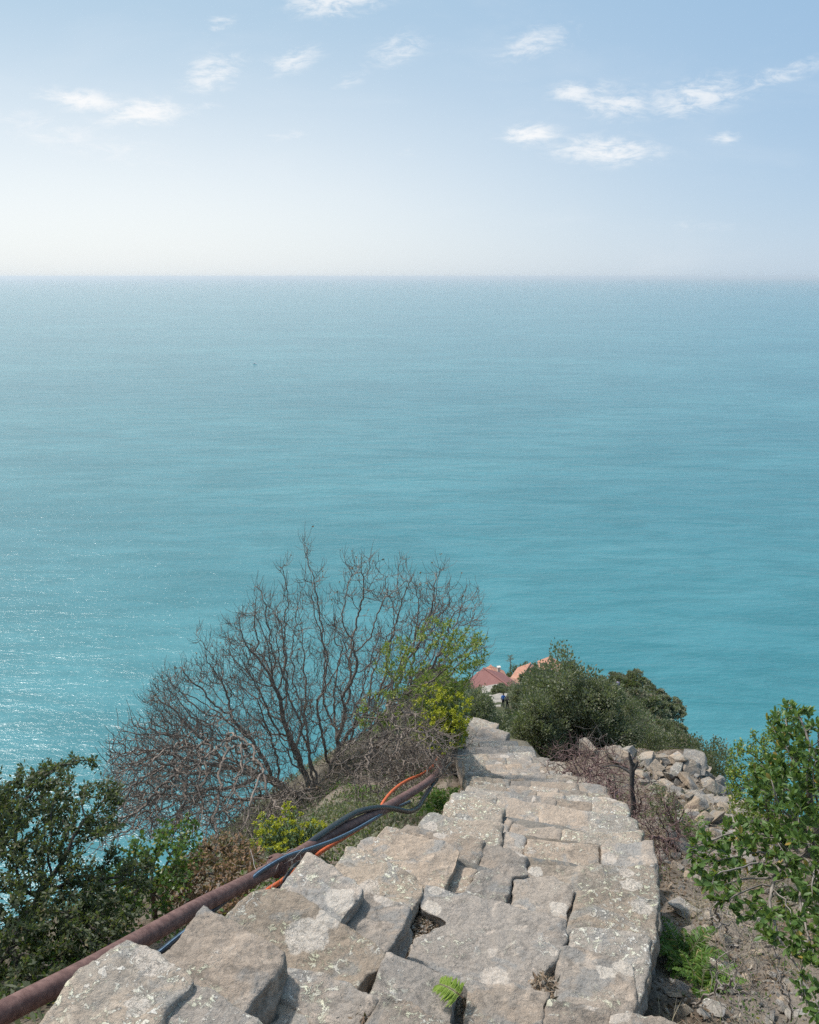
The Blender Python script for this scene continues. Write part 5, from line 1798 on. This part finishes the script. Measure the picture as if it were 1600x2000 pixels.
for (u, v, f, hp_, wp_, sd_, mt, lb) in [(1008, 1316, 158, 20, 42, 711, M_OLIVE_LEAF, 'low dark bush on the headland tip behind the orange roofs'), (1032, 1308, 162, 18, 30, 712, M_SCRUB_LEAF, 'brown tinged bush on the headland tip right of the agave'),
                                      (1048, 1312, 155, 20, 40, 713, M_OLIVE_LEAF, 'dark bush just above the white gabled house'), (1205, 1338, 118, 22, 34, 714, M_SCRUB_LEAF, 'bare topped brownish bush beside the people on the far viewpoint'),
                                      (1232, 1348, 112, 18, 36, 715, M_DARK_LEAF, 'dark green bush just below the figure in orange')]:
    bush_at('far_bush', lb, u, v, f, hp_, wp_, mt, sd_, 80, 70, .26, None)

# ------------------------------------------------------------------ people
M_SKIN = simple_mat('skin', (.50, .33, .25), .6, .1, 10)
M_HAIR = simple_mat('black_hair', (.015, .013, .012), .6, .3, 40)
M_BLACK = simple_mat('black_cloth', (.018, .018, .022), .85, .3, 30)
M_NAVY = simple_mat('dark_trousers', (.025, .027, .036), .85, .3, 30)
M_BLUE = simple_mat('blue_jacket', (.03, .13, .42), .75, .2, 20)
M_ORANGE_C = simple_mat('orange_jacket', (.70, .16, .04), .75, .15, 20)
M_LILAC = simple_mat('lilac_jacket', (.42, .36, .55), .75, .15, 20)
M_WHITE_C = simple_mat('white_shirt', (.72, .72, .72), .8, .1, 20)
M_SHOE = simple_mat('shoe_leather', (.05, .04, .035), .7, .3, 30)


def skin_obj(name, verts, edges, radii, mat, parent, sub=2, root=0):
    me = bpy.data.meshes.new(name)
    me.from_pydata([tuple(v) for v in verts], edges, [])
    o = bpy.data.objects.new(name, me)
    COL.objects.link(o)
    me.materials.append(mat)
    sk = o.modifiers.new('skin', 'SKIN')
    sk.use_smooth_shade = True
    for i, r_ in enumerate(radii):
        me.skin_vertices[0].data[i].radius = (r_, r_)
        me.skin_vertices[0].data[i].use_root = i == root
    sb = o.modifiers.new('subsurf', 'SUBSURF')
    sb.levels = sub; sb.render_levels = sub
    o.parent = parent
    return o


def person(label, loc, rz, jacket, trousers, stride=.22, lean=.06, arm=.1):
    """figure facing +Y, walking, 1.7 m"""
    o = empty('person', loc, label, 'person', None, rz)
    s = stride
    J = {'pel': (0, 0, .93), 'wai': (0, .01, 1.08), 'che': (0, lean, 1.30), 'nec': (0, lean + .01, 1.46), 'hd0': (0, lean + .03, 1.55), 'hd1': (0, lean + .045, 1.66)}
    for d, sg in (('l', -1), ('r', 1)):
        f = s * sg
        J['hip' + d] = (.09 * sg, 0, .89); J['kne' + d] = (.10 * sg, f * .55 + .05, .49); J['ank' + d] = (.10 * sg, f - .05, .09); J['toe' + d] = (.11 * sg, f + .11, .04)
        J['sho' + d] = (.18 * sg, lean, 1.40); J['elb' + d] = (.25 * sg, lean - f * .5 - .03, 1.14); J['wri' + d] = (.25 * sg, lean - f + arm, .93); J['han' + d] = (.245 * sg, lean - f + arm + .03, .85)
    rad_ = {'pel': .135, 'wai': .12, 'che': .15, 'nec': .052, 'hd0': .078, 'hd1': .092}
    for d in 'lr':
        rad_.update({'hip' + d: .088, 'kne' + d: .056, 'ank' + d: .038, 'toe' + d: .034, 'sho' + d: .06, 'elb' + d: .04, 'wri' + d: .028, 'han' + d: .034})
    E = [('pel', 'wai'), ('wai', 'che'), ('che', 'nec'), ('nec', 'hd0'), ('hd0', 'hd1')]
    for d in 'lr':
        E += [('pel', 'hip' + d), ('hip' + d, 'kne' + d), ('kne' + d, 'ank' + d), ('ank' + d, 'toe' + d), ('che', 'sho' + d), ('sho' + d, 'elb' + d), ('elb' + d, 'wri' + d), ('wri' + d, 'han' + d)]

    def make(name, keys, grow_, mat):
        ks_ = [k for k in J if k in keys]
        ix = {k: i for i, k in enumerate(ks_)}
        ed = [(ix[a], ix[b]) for a, b in E if a in ix and b in ix]
        return skin_obj(name, [J[k] for k in ks_], ed, [rad_[k] + grow_ for k in ks_], mat, o)
    make('body', list(J), 0, M_SKIN)
    make('jacket', ['pel', 'wai', 'che', 'shol', 'shor', 'elbl', 'elbr', 'wril', 'wrir'], .022, jacket)
    make('trousers', ['pel', 'hipl', 'hipr', 'knel', 'kner', 'ankl', 'ankr'], .014, trousers)
    bm = bmesh.new()
    bmesh.ops.create_uvsphere(bm, u_segments=14, v_segments=10, radius=.112)
    for v in bm.verts:
        v.co = Vector((v.co.x * .92, v.co.y * 1.05 + lean + .02, v.co.z * 1.05 + 1.655))
    bmesh.ops.delete(bm, geom=[v for v in bm.verts if v.co.z < 1.60 and v.co.y > lean + .03], context='VERTS')
    bm_obj('hair', bm, M_HAIR, o)
    for d in 'lr':
        bm = bmesh.new()
        bmesh.ops.create_uvsphere(bm, u_segments=10, v_segments=8, radius=1)
        for v in bm.verts:
            v.co = Vector((v.co.x * .052 + J['toe' + d][0], v.co.y * .14 + J['toe' + d][1] - .07, max(v.co.z, -.6) * .055 + .05))
        bm_obj('shoe', bm, M_SHOE, o)
    return o


def backpack(label, loc, rz, mat, lean=.06):
    o = empty('backpack', loc, label, 'backpack', None, rz)
    bm = bmesh.new()
    box_bm(bm, -.16, .16, -.33 + lean, -.135 + lean, 1.0, 1.50)
    bmesh.ops.bevel(bm, geom=list(bm.edges), offset=.05, segments=3, affect='EDGES')
    bm_obj('bag', bm, mat, o)
    bm = bmesh.new()
    box_bm(bm, -.11, .11, -.385 + lean, -.325 + lean, 1.04, 1.25)
    bmesh.ops.bevel(bm, geom=list(bm.edges), offset=.025, segments=2, affect='EDGES')
    bm_obj('pocket', bm, mat, o)
    for s in (-1, 1):
        me_ = tube_obj('strap', [(np.array([[s * .10, lean - .15, 1.48], [s * .105, lean - .02, 1.535], [s * .11, lean + .12, 1.46], [s * .12, lean + .18, 1.30], [s * .15, lean + .05, 1.12], [s * .15, lean - .14, 1.05]]), np.full(6, .018))], mat, None, 6)
        me_.parent = o
    return o


def path_point(u, f):
    return hit(u, f) + np.array([0, 0, .08])


q1 = path_point(991, 1387)
person('hiker in black seen from behind walking down the path', q1, R(-6), M_BLACK, M_NAVY)
backpack('black backpack on the back of the hiker in black', q1, R(-6), M_BLACK)
q2 = path_point(982.5, 1381)
person('hiker in a bright blue jacket ahead of the one in black', q2, R(-10), M_BLUE, M_NAVY, stride=-.2, lean=.10)
for (u, v, f, jk, lb) in [(1240, 1341, 112, M_ORANGE_C, 'tiny far figure in orange standing on the viewpoint'), (1207, 1339, 116, M_LILAC, 'tiny far figure in lilac on the viewpoint among the bushes'), (1215, 1337, 117, M_WHITE_C, 'tiny far figure in a white top on the viewpoint')]:
    q = W(u, v, f)
    g0 = on_ground(q[0], q[1])
    q[2] = max(q[2] - .9, g0[2])
    person(lb, q, R(rg.uniform(-90, 90)), jk, M_NAVY, stride=.04)
    if q[2] > g0[2] + .05:
        bm = bmesh.new()
        bmesh.ops.create_uvsphere(bm, u_segments=12, v_segments=8, radius=1)
        for vv in bm.verts:
            vv.co = Vector((vv.co.x * 1.3, vv.co.y * 1.1, vv.co.z * max(q[2] - g0[2] + .02, .1)))
        me = bpy.data.meshes.new('outcrop'); bm.to_mesh(me); bm.free()
        ro = link('rock_outcrop', me, None, M_ROCK)
        ro.location = tuple(float(c) for c in g0)
        tag(ro, 'rocky knob that carries the ' + lb, 'rock')

# ------------------------------------------------------------------ boat
bw = onz(498, 711, SEA)
boat = empty('motor_boat', bw, 'small white motor boat alone on the open sea', 'boat', None, R(62))
M_HULL = simple_mat('white_hull', (.80, .80, .78), .4, .05, 3)
bm = bmesh.new()
secs = [(-4.2, 1.15, .0), (-2, 1.3, .0), (1, 1.25, .1), (3, .8, .25), (4.3, .05, .5)]
rings = []
for (yb, hw, lift) in secs:
    rings.append([bm.verts.new(c) for c in ((-hw, yb, 1.0 + lift), (-hw * .8, yb, .1), (0, yb, -.4 + lift * .5), (hw * .8, yb, .1), (hw, yb, 1.0 + lift), (hw * .85, yb, .75 + lift), (-hw * .85, yb, .75 + lift))])
for a, b in zip(rings[:-1], rings[1:]):
    for i in range(7):
        j = (i + 1) % 7
        bm.faces.new((a[i], a[j], b[j], b[i]))
bm.faces.new(rings[0]); bm.faces.new(rings[-1][::-1])
bmesh.ops.recalc_face_normals(bm, faces=bm.faces)
bm_obj('hull', bm, M_HULL, boat)
bm = bmesh.new(); box_bm(bm, -.85, .85, -1.0, 1.8, .8, 2.3)
bmesh.ops.bevel(bm, geom=list(bm.edges), offset=.2, segments=2, affect='EDGES')
cb = bm_obj('cabin', bm, M_HULL, boat)
bm = bmesh.new(); box_bm(bm, -.87, .87, -.7, 1.5, 1.55, 2.05)
bm_obj('window', bm, M_GLASS, cb)
bm = bmesh.new(); box_bm(bm, -.03, .03, -.6, -.54, 2.3, 4.4)
bm_obj('mast', bm, M_HULL, boat)
